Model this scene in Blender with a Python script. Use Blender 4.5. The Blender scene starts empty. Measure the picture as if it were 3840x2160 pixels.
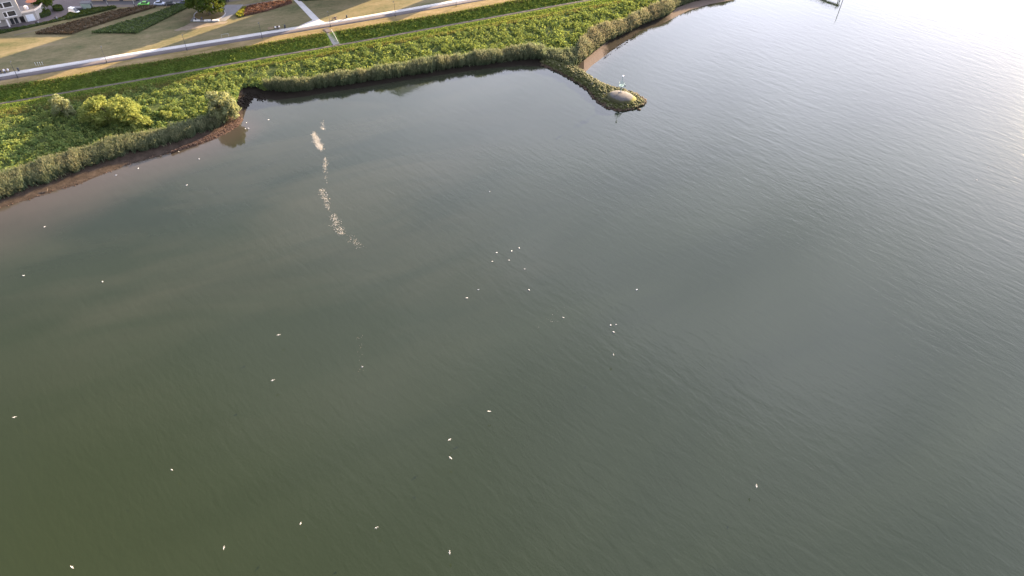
import bpy, bmesh, math, random
import numpy as np
from mathutils import Vector, Matrix

random.seed(7)
rng = np.random.default_rng(11)
R = math.radians
scene = bpy.context.scene
COL = scene.collection

# ------------------------------------------------------------------ camera
SW, SH, FPX, CAMH = 3840.0, 2160.0, 2643.0, 120.0
PITCH, ROLL = R(44.714), R(-1.932)
cam_d = bpy.data.cameras.new('camera')
cam = bpy.data.objects.new('camera', cam_d)
COL.objects.link(cam)
cam_d.sensor_width = 36.0
cam_d.lens = 36.0 * FPX / SW
cam_d.clip_start = 0.5
cam_d.clip_end = 5000
cam.matrix_world = (Matrix.Translation((0, 0, CAMH)) @ Matrix.Rotation(math.pi / 2 - PITCH, 4, 'X')
                    @ Matrix.Rotation(-ROLL, 4, 'Z'))
scene.camera = cam

# ------------------------------------------------------------------ light
SUN_AZ, SUN_EL = R(41.0), R(15.0)
sun_vec = Vector((math.sin(SUN_AZ) * math.cos(SUN_EL), math.cos(SUN_AZ) * math.cos(SUN_EL), math.sin(SUN_EL)))
world = bpy.data.worlds.new('World')
scene.world = world
world.use_nodes = True
wn = world.node_tree
wn.nodes.clear()
wo = wn.nodes.new('ShaderNodeOutputWorld')
bg = wn.nodes.new('ShaderNodeBackground')
sky = wn.nodes.new('ShaderNodeTexSky')
sky.sky_type = 'NISHITA'
sky.sun_disc = False
sky.sun_elevation = SUN_EL
sky.sun_rotation = SUN_AZ
sky.altitude = 0
sky.air_density = 1.0
sky.dust_density = 1.0
sky.ozone_density = 1.5
bg.inputs['Strength'].default_value = 0.05
tcw = wn.nodes.new('ShaderNodeTexCoord')
mpw = wn.nodes.new('ShaderNodeMapping'); mpw.inputs['Scale'].default_value = (1.0, 1.0, 2.2)
nsw = wn.nodes.new('ShaderNodeTexNoise'); nsw.inputs['Scale'].default_value = 2.4; nsw.inputs['Detail'].default_value = 5; nsw.inputs['Roughness'].default_value = 0.5
rpw = wn.nodes.new('ShaderNodeMapRange'); rpw.inputs[1].default_value = 0.3; rpw.inputs[2].default_value = 0.72; rpw.inputs[3].default_value = 0.4; rpw.inputs[4].default_value = 0.9
mxw = wn.nodes.new('ShaderNodeMix'); mxw.data_type = 'RGBA'
# thin cloud scatters the light forward: brighter towards the sun
dtw = wn.nodes.new('ShaderNodeVectorMath'); dtw.operation = 'DOT_PRODUCT'; dtw.inputs[1].default_value = sun_vec
gaw = wn.nodes.new('ShaderNodeMapRange'); gaw.interpolation_type = 'SMOOTHSTEP'
gaw.inputs[1].default_value = 0.1; gaw.inputs[2].default_value = 1.0; gaw.inputs[3].default_value = 5.6; gaw.inputs[4].default_value = 33.0
scw = wn.nodes.new('ShaderNodeVectorMath'); scw.operation = 'SCALE'; scw.inputs[0].default_value = (0.92, 0.925, 1.10)
wn.links.new(tcw.outputs['Generated'], dtw.inputs[0]); wn.links.new(dtw.outputs['Value'], gaw.inputs[0])
# and, like all haze, paler towards the horizon than overhead
spw = wn.nodes.new('ShaderNodeSeparateXYZ'); wn.links.new(tcw.outputs['Generated'], spw.inputs[0])
hzw = wn.nodes.new('ShaderNodeMapRange'); hzw.inputs[1].default_value = 0.0; hzw.inputs[2].default_value = 1.0; hzw.inputs[3].default_value = 1.40; hzw.inputs[4].default_value = 0.30
wn.links.new(spw.outputs['Z'], hzw.inputs[0])
mlw = wn.nodes.new('ShaderNodeMath'); mlw.operation = 'MULTIPLY'
wn.links.new(gaw.outputs[0], mlw.inputs[0]); wn.links.new(hzw.outputs[0], mlw.inputs[1])
wn.links.new(mlw.outputs[0], scw.inputs['Scale']); wn.links.new(scw.outputs[0], mxw.inputs[7])
wn.links.new(tcw.outputs['Generated'], mpw.inputs[0]); wn.links.new(mpw.outputs[0], nsw.inputs['Vector'])
wn.links.new(nsw.outputs['Fac'], rpw.inputs[0]); wn.links.new(rpw.outputs[0], mxw.inputs[0])
wn.links.new(sky.outputs[0], mxw.inputs[6]); wn.links.new(mxw.outputs[2], bg.inputs['Color'])
wn.links.new(bg.outputs[0], wo.inputs['Surface'])

sd = bpy.data.lights.new('sun', 'SUN')
sd.energy = 5.0
sd.angle = R(0.3)
sd.color = (1.0, 0.72, 0.40)
sun = bpy.data.objects.new('sun', sd)
COL.objects.link(sun)
sun.rotation_euler = sun_vec.to_track_quat('Z', 'Y').to_euler()

vs = scene.view_settings
vs.view_transform = 'Standard'
vs.look = 'None'
vs.exposure = 2.65
vs.gamma = 1.0
vs.use_curve_mapping = False

# ------------------------------------------------------------------ helpers
def rays(x, y):
    x = np.asarray(x, float); y = np.asarray(y, float)
    u = (x - SW / 2) / FPX; v = -(y - SH / 2) / FPX
    c, s = math.cos(ROLL), math.sin(ROLL)
    uu = c * u + s * v
    vv = -s * u + c * v
    return np.stack([uu, math.cos(PITCH) + vv * math.sin(PITCH), -math.sin(PITCH) + vv * math.cos(PITCH)], -1)

def gp(x, y, z):
    """where the line of sight through a photograph point meets height z"""
    d = rays(x, y); z = np.asarray(z, float)
    t = (z - CAMH) / d[..., 2]
    p = d * t[..., None]
    p[..., 2] = z
    return p

def g(x, y, z=0.0):
    p = gp(x, y, z)
    return Vector((float(p[0]), float(p[1]), float(z)))

def mesh(name, V, F, smooth=False):
    me = bpy.data.meshes.new(name)
    me.from_pydata([tuple(v) for v in V], [], [tuple(f) for f in F])
    if smooth:
        me.polygons.foreach_set('use_smooth', [True] * len(me.polygons))
    me.update()
    return me

def quads(name, V, nq, smooth=False, faces=None):
    """fast mesh from numpy: V (n,3), quads either consecutive or given"""
    me = bpy.data.meshes.new(name)
    V = np.ascontiguousarray(V, dtype=np.float32)
    if faces is None:
        faces = np.arange(nq * 4, dtype=np.int32).reshape(-1, 4)
    faces = np.ascontiguousarray(faces, dtype=np.int32)
    n = len(faces); k = faces.shape[1]
    me.vertices.add(len(V)); me.vertices.foreach_set('co', V.ravel())
    me.loops.add(n * k); me.loops.foreach_set('vertex_index', faces.ravel())
    me.polygons.add(n)
    me.polygons.foreach_set('loop_start', np.arange(0, n * k, k, dtype=np.int32))
    try:
        me.polygons.foreach_set('loop_total', np.full(n, k, dtype=np.int32))
    except Exception:
        pass
    if smooth:
        me.polygons.foreach_set('use_smooth', np.ones(n, dtype=bool))
    me.update(calc_edges=True)
    return me

def obj(name, me, mat=None, parent=None, loc=None, rz=None):
    o = bpy.data.objects.new(name, me)
    COL.objects.link(o)
    if mat is not None and me is not None and len(me.materials) == 0:
        for m in (mat if isinstance(mat, (list, tuple)) else [mat]):
            me.materials.append(m)
    if parent is not None:
        o.parent = parent
    if loc is not None:
        o.location = loc
    if rz is not None:
        o.rotation_euler = (0, 0, rz)
    return o

def tag(o, label=None, cat=None, group=None, kind=None):
    if label: o['label'] = label
    if cat: o['category'] = cat
    if group: o['group'] = group
    if kind: o['kind'] = kind
    return o

def empty(name, loc=(0, 0, 0), rz=0.0):
    o = bpy.data.objects.new(name, None)
    COL.objects.link(o)
    o.location = loc; o.rotation_euler = (0, 0, rz)
    o.empty_display_size = 0.3
    return o

class MB:
    def __init__(s): s.V = []; s.F = []
    def add(s, V, F):
        b = len(s.V); s.V += [tuple(v) for v in V]; s.F += [tuple(i + b for i in f) for f in F]; return s
    def box(s, x0, x1, y0, y1, z0, z1):
        V = [(x0, y0, z0), (x1, y0, z0), (x1, y1, z0), (x0, y1, z0), (x0, y0, z1), (x1, y0, z1), (x1, y1, z1), (x0, y1, z1)]
        return s.add(V, [(0, 3, 2, 1), (4, 5, 6, 7), (0, 1, 5, 4), (1, 2, 6, 5), (2, 3, 7, 6), (3, 0, 4, 7)])
    def tube(s, a, b, r0, r1=None, n=8):
        r1 = r0 if r1 is None else r1
        a = Vector(a); b = Vector(b); d = (b - a).normalized()
        u = d.orthogonal().normalized(); w = d.cross(u)
        V = []
        for p, r in ((a, r0), (b, r1)):
            for i in range(n):
                t = 2 * math.pi * i / n
                V.append(p + (u * math.cos(t) + w * math.sin(t)) * r)
        F = [(i, (i + 1) % n, n + (i + 1) % n, n + i) for i in range(n)]
        F += [tuple(range(n - 1, -1, -1)), tuple(range(n, 2 * n))]
        return s.add(V, F)
    def path(s, pts, r, n=6):
        for a, b in zip(pts[:-1], pts[1:]): s.tube(a, b, r, r, n)
        return s
    def lathe(s, prof, n=16, c=(0, 0, 0)):
        V = []; F = []
        for r, z in prof:
            for i in range(n):
                t = 2 * math.pi * i / n
                V.append((c[0] + r * math.cos(t), c[1] + r * math.sin(t), c[2] + z))
        for k in range(len(prof) - 1):
            for i in range(n):
                F.append((k * n + i, k * n + (i + 1) % n, (k + 1) * n + (i + 1) % n, (k + 1) * n + i))
        F.append(tuple(range(n - 1, -1, -1))); F.append(tuple(range((len(prof) - 1) * n, len(prof) * n)))
        return s.add(V, F)
    def prism(s, poly, z0, z1):
        n = len(poly)
        V = [(p[0], p[1], z0) for p in poly] + [(p[0], p[1], z1) for p in poly]
        F = [(i, (i + 1) % n, n + (i + 1) % n, n + i) for i in range(n)]
        F += [tuple(range(n - 1, -1, -1)), tuple(range(n, 2 * n))]
        return s.add(V, F)
    def build(s, name, mat=None, parent=None, loc=None, rz=None, smooth=False):
        return obj(name, mesh(name, s.V, s.F, smooth), mat, parent, loc, rz)

def copy_tree(o, parent=None):
    c = o.copy(); COL.objects.link(c); c.parent = parent
    for ch in o.children: copy_tree(ch, c)
    return c

# ------------------------------------------------------------------ materials
def nodes(name):
    m = bpy.data.materials.new(name); m.use_nodes = True
    nt = m.node_tree; b = nt.nodes['Principled BSDF']
    return m, nt, b

def N(nt, typ, **kw):
    n = nt.nodes.new(typ)
    for k, v in kw.items():
        if k in n.inputs.keys(): n.inputs[k].default_value = v
        else: setattr(n, k, v)
    return n

def ramp(nt, src, stops):
    r = N(nt, 'ShaderNodeValToRGB')
    el = r.color_ramp.elements
    while len(el) > 1: el.remove(el[-1])
    el[0].position, el[0].color = stops[0][0], (*stops[0][1], 1)
    for p, c in stops[1:]:
        e = el.new(p); e.color = (*c, 1)
    nt.links.new(src, r.inputs[0])
    return r.outputs[0]

def world_pos(nt, scale=(1, 1, 1), rot=0.0):
    ge = N(nt, 'ShaderNodeNewGeometry')
    mp = N(nt, 'ShaderNodeMapping')
    mp.vector_type = 'TEXTURE'
    mp.inputs['Rotation'].default_value = (0, 0, rot)
    mp.inputs['Scale'].default_value = tuple(1.0 / k for k in scale)
    nt.links.new(ge.outputs['Position'], mp.inputs['Vector'])
    return mp.outputs[0]

def noise(nt, vec, scale, detail=4, rough=0.55, dist=0.0):
    n = N(nt, 'ShaderNodeTexNoise', Scale=scale, Detail=detail, Roughness=rough, Distortion=dist)
    if vec is not None: nt.links.new(vec, n.inputs['Vector'])
    return n.outputs['Fac']

def mix(nt, fac, a, b, mode='MIX'):
    m = N(nt, 'ShaderNodeMix', data_type='RGBA', blend_type=mode)
    for sock, v in ((m.inputs['Factor'], fac), (m.inputs['A'] if False else m.inputs[6], a), (m.inputs[7], b)):
        if hasattr(v, 'links') or isinstance(v, bpy.types.NodeSocket): nt.links.new(v, sock)
        elif isinstance(v, (tuple, list)): sock.default_value = (*v[:3], 1)
        else: sock.default_value = v
    return m.outputs[2]

def math_(nt, op, a, b=None, clamp=False):
    m = N(nt, 'ShaderNodeMath', operation=op, use_clamp=clamp)
    for i, v in enumerate((a, b)):
        if v is None: continue
        if isinstance(v, bpy.types.NodeSocket): nt.links.new(v, m.inputs[i])
        else: m.inputs[i].default_value = v
    return m.outputs[0]

def bump(nt, b, height, strength=0.4, dist=0.1):
    bp = N(nt, 'ShaderNodeBump', Strength=strength, Distance=dist)
    nt.links.new(height, bp.inputs['Height'])
    nt.links.new(bp.outputs[0], b.inputs['Normal'])
    return bp

def ground_mat(name, stops, scale=0.6, fine=6.0, rough=0.95, stretch=(1, 1, 1), rot=0.0, bs=0.5, bd=0.12, spec=0.1):
    m, nt, b = nodes(name)
    vec = world_pos(nt, stretch, rot)
    n1 = noise(nt, vec, scale, 6, 0.62, 0.3)
    n2 = noise(nt, vec, fine, 4, 0.7)
    f = math_(nt, 'ADD', math_(nt, 'MULTIPLY', n1, 0.62), math_(nt, 'MULTIPLY', n2, 0.38))
    nt.links.new(ramp(nt, f, stops), b.inputs['Base Color'])
    b.inputs['Roughness'].default_value = rough
    b.inputs['Specular IOR Level'].default_value = spec
    bump(nt, b, n2, bs, bd)
    return m

def plain(name, col, rough=0.6, metal=0.0, var=0.12, scale=2.0, spec=0.4):
    m, nt, b = nodes(name)
    tc = N(nt, 'ShaderNodeTexCoord')
    n1 = noise(nt, tc.outputs['Object'], scale, 5, 0.6)
    lo = tuple(c * (1 - var) for c in col); hi = tuple(min(1, c * (1 + var)) for c in col)
    nt.links.new(ramp(nt, n1, [(0.25, lo), (0.75, hi)]), b.inputs['Base Color'])
    b.inputs['Roughness'].default_value = rough
    b.inputs['Metallic'].default_value = metal
    b.inputs['Specular IOR Level'].default_value = spec
    return m

def leaf_mat(name, stops, trans=0.4, tcol=(0.3, 0.34, 0.05), patch=0.15, patch_amt=0.5):
    """leaf cards: colour differs leaf to leaf and patch to patch, light shines through"""
    m = bpy.data.materials.new(name); m.use_nodes = True
    nt = m.node_tree; nt.nodes.clear()
    out = N(nt, 'ShaderNodeOutputMaterial')
    ge = N(nt, 'ShaderNodeNewGeometry')
    n1 = noise(nt, ge.outputs['Position'], patch, 4, 0.6)
    f = math_(nt, 'ADD', math_(nt, 'MULTIPLY', ge.outputs['Random Per Island'], 1 - patch_amt), math_(nt, 'MULTIPLY', n1, patch_amt))
    col = ramp(nt, f, stops)
    d = N(nt, 'ShaderNodeBsdfDiffuse'); nt.links.new(col, d.inputs[0])
    t = N(nt, 'ShaderNodeBsdfTranslucent')
    nt.links.new(mix(nt, 0.5, col, tcol), t.inputs[0])
    mx = N(nt, 'ShaderNodeMixShader'); mx.inputs[0].default_value = trans
    nt.links.new(d.outputs[0], mx.inputs[1]); nt.links.new(t.outputs[0], mx.inputs[2])
    nt.links.new(mx.outputs[0], out.inputs['Surface'])
    return m

PROM_DIR = (g(1350, 62, 6.2) - g(0, 277, 6.2)).normalized()
PROM_ANG = math.atan2(PROM_DIR.y, PROM_DIR.x)

M = {}
M['mud_red'] = ground_mat('reddish_mud', [(0.36, (0.025, 0.019, 0.015)), (0.5, (0.042, 0.032, 0.025)), (0.64, (0.066, 0.05, 0.039))], 0.5, 3.0, 0.9, spec=0.05)
M['mud'] = ground_mat('mud', [(0.3, (0.011, 0.009, 0.007)), (0.55, (0.018, 0.015, 0.012)), (0.75, (0.028, 0.023, 0.018))], 0.5, 3.0, 0.9, spec=0.05)
M['sand'] = ground_mat('sand', [(0.3, (0.17, 0.125, 0.10)), (0.7, (0.25, 0.19, 0.15))], 0.3, 4.0, 0.8)
def beach_mat():
    m, nt, b = nodes('beach_sand_and_mud')
    at = N(nt, 'ShaderNodeAttribute', attribute_name='sandy')
    vec = world_pos(nt)
    n1 = noise(nt, vec, 0.35, 5, 0.6, 0.5); n2 = noise(nt, vec, 3.0, 4, 0.7)
    k = ramp(nt, math_(nt, 'ADD', math_(nt, 'MULTIPLY', at.outputs['Fac'], 0.7), math_(nt, 'MULTIPLY', n1, 0.6)), [(0.45, (0, 0, 0)), (0.75, (1, 1, 1))])
    col = mix(nt, k, mix(nt, n2, (0.006, 0.005, 0.004), (0.017, 0.014, 0.011)), mix(nt, n2, (0.085, 0.068, 0.058), (0.14, 0.112, 0.096)))
    nt.links.new(col, b.inputs['Base Color'])
    b.inputs['Roughness'].default_value = 0.9; b.inputs['Specular IOR Level'].default_value = 0.05
    bump(nt, b, n2, 0.6, 0.15)
    return m
M['sand'] = beach_mat()
M['soil'] = ground_mat('marsh_soil', [(0.3, (0.03, 0.045, 0.015)), (0.7, (0.08, 0.10, 0.03))], 0.5, 2.0)
M['mown'] = ground_mat('mown_grass', [(0.25, (0.03, 0.05, 0.010)), (0.5, (0.065, 0.09, 0.018)), (0.75, (0.14, 0.13, 0.032))], 0.7, 2.2, stretch=(0.35, 1.3, 1), rot=PROM_ANG, bs=1.0, bd=0.35)
M['bank'] = ground_mat('bank_grass', [(0.25, (0.075, 0.125, 0.028)), (0.6, (0.13, 0.18, 0.042)), (0.8, (0.21, 0.21, 0.07))], 0.4, 2.0, bs=1.0, bd=0.3)
M['verge'] = ground_mat('dry_verge', [(0.36, (0.10, 0.085, 0.032)), (0.5, (0.17, 0.13, 0.065)), (0.64, (0.24, 0.18, 0.10))], 0.35, 2.5, stretch=(0.25, 1.2, 1), rot=PROM_ANG, bs=0.7, bd=0.15)
M['lawn'] = ground_mat('dry_lawn', [(0.36, (0.06, 0.072, 0.032)), (0.46, (0.112, 0.102, 0.054)), (0.56, (0.15, 0.127, 0.072)), (0.68, (0.20, 0.165, 0.108))], 0.14, 1.3, stretch=(0.5, 1.3, 1), rot=PROM_ANG, bs=0.5, bd=0.1)

# ------------------------------------------------------------------ terrain
def curve(pts, xs):
    p = np.array(pts, float)
    y = np.interp(xs, p[:, 0], p[:, 1])
    sl = (p[1, 1] - p[0, 1]) / (p[1, 0] - p[0, 0]); sr = (p[-1, 1] - p[-2, 1]) / (p[-1, 0] - p[-2, 0])
    y = np.where(xs < p[0, 0], p[0, 1] + sl * (xs - p[0, 0]), y)
    y = np.where(xs > p[-1, 0], p[-1, 1] + sr * (xs - p[-1, 0]), y)
    return y

C_WATER = [(-300, 885), (0, 779), (116, 746), (205, 716), (295, 692), (380, 656), (466, 622), (582, 588), (660, 567), (737, 546), (815, 519), (893, 475), (914, 450), (922, 410),
           (932, 395), (945, 372), (957, 357), (966, 371), (985, 375), (1008, 371), (1030, 376), (1081, 370), (1149, 361), (1217, 349), (1342, 330),
           (1486, 306), (1633, 284), (1818, 258), (1948, 247), (2034, 250), (2100, 276), (2150, 296), (2192, 274), (2217, 248), (2292, 192),
           (2340, 158), (2369, 140), (2400, 117), (2478, 93), (2524, 68), (2587, 37), (2664, 15), (2750, 0)]
C_REEDF = [(-300, 850), (0, 751), (97, 716), (217, 677), (349, 623), (485, 580), (621, 549), (718, 518), (807, 487), (855, 456), (878, 425), (886, 355),
           (905, 330), (960, 325), (994, 340), (1081, 348), (1149, 341), (1217, 331), (1342, 313), (1486, 293), (1633, 271), (1709, 257),
           (1818, 244), (1948, 227), (2020, 222), (2080, 240), (2130, 256), (2160, 255), (2180, 236), (2230, 193), (2279, 155), (2354, 124),
           (2416, 90), (2470, 72), (2509, 56), (2540, 28), (2602, 6), (2700, -14)]
C_REEDB = [(-300, 760), (0, 672), (116, 635), (272, 588), (407, 545), (582, 510), (737, 470), (820, 425), (872, 345), (905, 320), (960, 315), (994, 322),
           (1108, 322), (1217, 306), (1400, 280), (1622, 238), (1812, 217), (1948, 195), (2030, 192), (2100, 200), (2150, 195), (2180, 165), (2214, 130), (2279, 108),
           (2344, 90), (2434, 42), (2500, 22), (2602, -16), (2700, -36)]
C_MOWN = [(0, 421), (388, 351), (660, 304), (900, 260), (1350, 179), (2050, 57), (2338, 5)]
C_PATHF = [(0, 391), (500, 306.5), (900, 236), (1350, 157.5), (2050, 31), (2210, 2)]
C_PATHB = [(0, 386), (500, 301), (900, 229.5), (1350, 152), (2050, 24.5), (2198, -1)]
C_BANKT = [(0, 326), (243, 292), (450, 254), (683, 219), (900, 181), (1220, 124), (1350, 105), (1663, 54), (1921, 6)]
C_BIKEF = [(0, 303), (450, 229.5), (900, 156), (1350, 83), (1703, 21)]
C_BIKEB = [(0, 289), (450, 215.5), (900, 145), (1350, 70.5), (1703, 11)]
C_WHITE = [(0, 277), (450, 205), (900, 134), (1350, 62), (1703, 1.5)]

XS = np.concatenate([np.arange(-900, -60, 40), np.arange(-60, 2800, 10), np.arange(2800, 3900, 50)]).astype(float)
def contour(c, z): return gp(XS, curve(c, XS), np.full(len(XS), z))
W_W = contour(C_WATER, 0.0)
RF = contour(C_REEDF, 0.45)
RB = contour(C_REEDB, 1.3)
MO = contour(C_MOWN, 2.9)
PF = contour(C_PATHF, 3.6)
PB = contour(C_PATHB, 3.6)
BT = contour(C_BANKT, 5.95)
BF = contour(C_BIKEF, 6.18)
BB = contour(C_BIKEB, 6.18)
WT = contour(C_WHITE, 6.18)
FAR = gp(XS, np.full(len(XS), -800.0), np.full(len(XS), 6.18))
TOE = W_W + np.array([0.25, -1.0, 0]) * 7.0; TOE[:, 2] = -1.6
TOE2 = W_W + np.array([0.25, -1.0, 0]) * 26.0; TOE2[:, 2] = -4.5
rows_spec = [(TOE2, TOE, 2, 0), (TOE, W_W, 3, 0), (W_W, RF, 4, 0), (RF, RB, 4, 0), (RB, MO, 6, 1), (MO, PF, 3, 2), (PF, PB, 1, 2), (PB, BT, 6, 3), (BT, BF, 3, 4), (BF, WT, 1, 5), (WT, FAR, 10, 5)]
rows = [TOE2]; rmats = []
for a, b_, n, mi in rows_spec:
    for k in range(1, n + 1):
        rows.append(a + (b_ - a) * (k / n)); rmats.append(mi)
rows = np.array(rows)
nr, nc = rows.shape[:2]
idx = np.arange(nr * nc).reshape(nr, nc)
tf = np.stack([idx[:-1, :-1], idx[:-1, 1:], idx[1:, 1:], idx[1:, :-1]], -1).reshape(-1, 4)
me = quads('ground', rows.reshape(-1, 3), 0, True, tf)
fm = np.repeat(np.array(rmats), nc - 1).reshape(nr - 1, nc - 1)
cx = XS[:-1][None, :].repeat(nr - 1, 0)
beach = (cx > 2185) & (cx < 2760) & (fm == 0)
beach &= (np.arange(nr - 1)[:, None] < 9)
fm[beach] = 6
fm[(cx < 905) & (fm == 0)] = 7
sandy = np.interp(XS, [2170, 2195, 2240, 2295, 2480, 2530, 2800], [0, 1, 1, 0, 0, 0.8, 0.8])[None, :] * np.ones((nr, 1))
at_ = me.attributes.new('sandy', 'FLOAT', 'POINT'); at_.data.foreach_set('value', sandy.ravel().astype(np.float32))
for k in ('mud', 'soil', 'mown', 'bank', 'verge', 'lawn', 'sand', 'mud_red'): me.materials.append(M[k])
me.polygons.foreach_set('material_index', fm.ravel().astype(np.int32))
ground = obj('ground', me)
tag(ground, kind='structure')

def strip_points(A, B, n, xlo, xhi, v0=0.0, v1=1.0):
    """n random points between two contours, even over the ground"""
    sel = np.where((XS >= xlo) & (XS <= xhi))[0]
    i0, i1 = sel[:-1], sel[1:]
    area = np.linalg.norm((A[i1] - A[i0])[:, :2], axis=1) * np.maximum(0.05, np.linalg.norm((B[i0] - A[i0])[:, :2], axis=1))
    area = np.minimum(area, np.median(area) * 6)
    k = rng.choice(len(i0), n, p=area / area.sum())
    u = rng.random(n)[:, None]; v = (v0 + (v1 - v0) * rng.random(n))[:, None]
    a = A[i0[k]] * (1 - u) + A[i1[k]] * u
    b = B[i0[k]] * (1 - u) + B[i1[k]] * u
    return a * (1 - v) + b * v, v[:, 0]

def ribbon(name, A, B, z, mat, xlo, xhi, thick=0.12):
    sel = np.where((XS >= xlo) & (XS <= xhi))[0]
    a = A[sel].copy(); b = B[sel].copy(); a[:, 2] = z; b[:, 2] = z
    n = len(sel)
    V = np.concatenate([a, b, a - [0, 0, thick], b - [0, 0, thick]])
    i = np.arange(n - 1)
    F = np.concatenate([np.stack([i, i + 1, n + i + 1, n + i], 1), np.stack([2 * n + i, 2 * n + i + 1, i + 1, i], 1), np.stack([n + i, n + i + 1, 3 * n + i + 1, 3 * n + i], 1)])
    o = obj(name, quads(name, V, 0, False, F), mat)
    return tag(o, kind='structure')

def paving(name, c, joints=True, rough=0.7, w=0.1):
    m, nt, b = nodes(name)
    vec = world_pos(nt, (1, 1, 1), PROM_ANG)
    n1 = noise(nt, vec, 0.25, 5, 0.6); n2 = noise(nt, vec, 7.0, 3, 0.6)
    f = math_(nt, 'ADD', math_(nt, 'MULTIPLY', n1, 0.7), math_(nt, 'MULTIPLY', n2, 0.3))
    col = ramp(nt, f, [(0.3, tuple(x * 0.82 for x in c)), (0.7, tuple(min(1, x * 1.12) for x in c))])
    if joints:
        br = N(nt, 'ShaderNodeTexBrick'); br.inputs['Scale'].default_value = 1.0
        br.inputs['Mortar Size'].default_value = 0.015; br.inputs['Brick Width'].default_value = 1.2; br.inputs['Row Height'].default_value = 0.6
        br.inputs['Color1'].default_value = (1, 1, 1, 1); br.inputs['Color2'].default_value = (0.9, 0.9, 0.9, 1); br.inputs['Mortar'].default_value = (0.55, 0.55, 0.55, 1)
        nt.links.new(vec, br.inputs['Vector'])
        col = mix(nt, 1.0, col, br.outputs[0], 'MULTIPLY')
    nt.links.new(col, b.inputs['Base Color'])
    b.inputs['Roughness'].default_value = rough
    b.inputs['Specular IOR Level'].default_value = 0.25
    return m

M['white_conc'] = paving('white_concrete_slabs', (0.44, 0.43, 0.425))
M['asphalt_red'] = paving('worn_red_asphalt', (0.09, 0.078, 0.082), False, 0.85)
M['asphalt'] = paving('grey_asphalt', (0.075, 0.075, 0.085), False, 0.85)
M['clinker'] = paving('purple_clinker_paving', (0.10, 0.085, 0.09), True, 0.85)
M['path_conc'] = paving('weathered_path_concrete', (0.125, 0.105, 0.088), False, 0.85)
M['plaza'] = paving('plaza_paving', (0.19, 0.185, 0.19), True, 0.8)

ribbon('lower_path', PF, PB, 3.64, M['path_conc'], -900, 2800)
ribbon('cycle_path', BF, BB, 6.22, M['asphalt_red'], -900, 3300)
ribbon('promenade', BB, WT, 6.235, M['white_conc'], -900, 3300)

def flat(name, px, z, mat, thick=0.0, z_off=0.0):
    P = [g(x, y, z) for x, y in px]
    bm = bmesh.new()
    vs_ = [bm.verts.new((p.x, p.y, z + z_off)) for p in P]
    f = bm.faces.new(vs_)
    if f.normal.z < 0: f.normal_flip()
    bm.normal_update()
    if f.normal.z < 0: f.normal_flip()
    bmesh.ops.triangulate(bm, faces=[f])
    me_ = bpy.data.meshes.new(name); bm.to_mesh(me_); bm.free()
    return tag(obj(name, me_, mat), kind='structure')

flat('link_path', [(1090, -12), (1113, -12), (1201, 75), (1222, 84), (1175, 92.5), (1110, 102.5), (1172, 76)], 6.2, M['white_conc'], z_off=0.028)
flat('stair_landing', [(1211, 109), (1229, 105.5), (1244, 119), (1226, 122)], 6.18, M['asphalt_red'], z_off=0.05)
flat('forecourt', [(-260, 170), (0, 113), (100, 99), (200, 78), (246, 60), (262, 50), (300, 42), (344, 35), (430, 29), (430, -60), (-100, -60), (-400, 60)], 6.18, M['clinker'], z_off=0.02)
flat('street', [(344, 20), (430, 18), (580, 19), (730, 16), (860, 3), (960, -14), (960, -60), (344, -60)], 6.18, M['asphalt'], z_off=0.034)
flat('pavement', [(300, 41), (344, 36.5), (430, 28), (580, 24.5), (722, 20), (860, 8), (970, -8), (970, -18), (860, 2), (730, 15), (580, 18), (430, 17.5), (300, 19)], 6.18, M['path_conc'], z_off=0.06)
flat('plaza', [(712, 80), (744, 40), (770, 22), (850, 18), (912, 17), (908, 24), (884, 48), (846, 79), (800, 83), (745, 83)], 6.18, M['plaza'], z_off=0.026)
M['bare'] = ground_mat('trodden_bare_soil', [(0.3, (0.12, 0.10, 0.07)), (0.5, (0.20, 0.165, 0.125)), (0.7, (0.27, 0.225, 0.18))], 0.5, 3.0, stretch=(0.4, 1.2, 1), rot=PROM_ANG)
wp = [(652, 113), (668, 108), (678, 103), (690, 99), (703, 92), (716, 84), (745, 84.5), (790, 85), (830, 82), (856, 80), (850, 85), (838, 91), (815, 93), (790, 98), (765, 101), (742, 107), (720, 109), (700, 114), (680, 113), (664, 117)]
flat('worn_ground', wp, 6.18, M['bare'], z_off=0.012)
flat('thin_path', [(54, 133.5), (250, 88), (446, 36.5), (446, 34.8), (250, 86.2), (54, 131.3)], 6.18, M['path_conc'], z_off=0.02)
flat('garden_path', [(911, 24), (1045, 1), (1045, -3), (911, 19)], 6.18, M['path_conc'], z_off=0.022)

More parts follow.
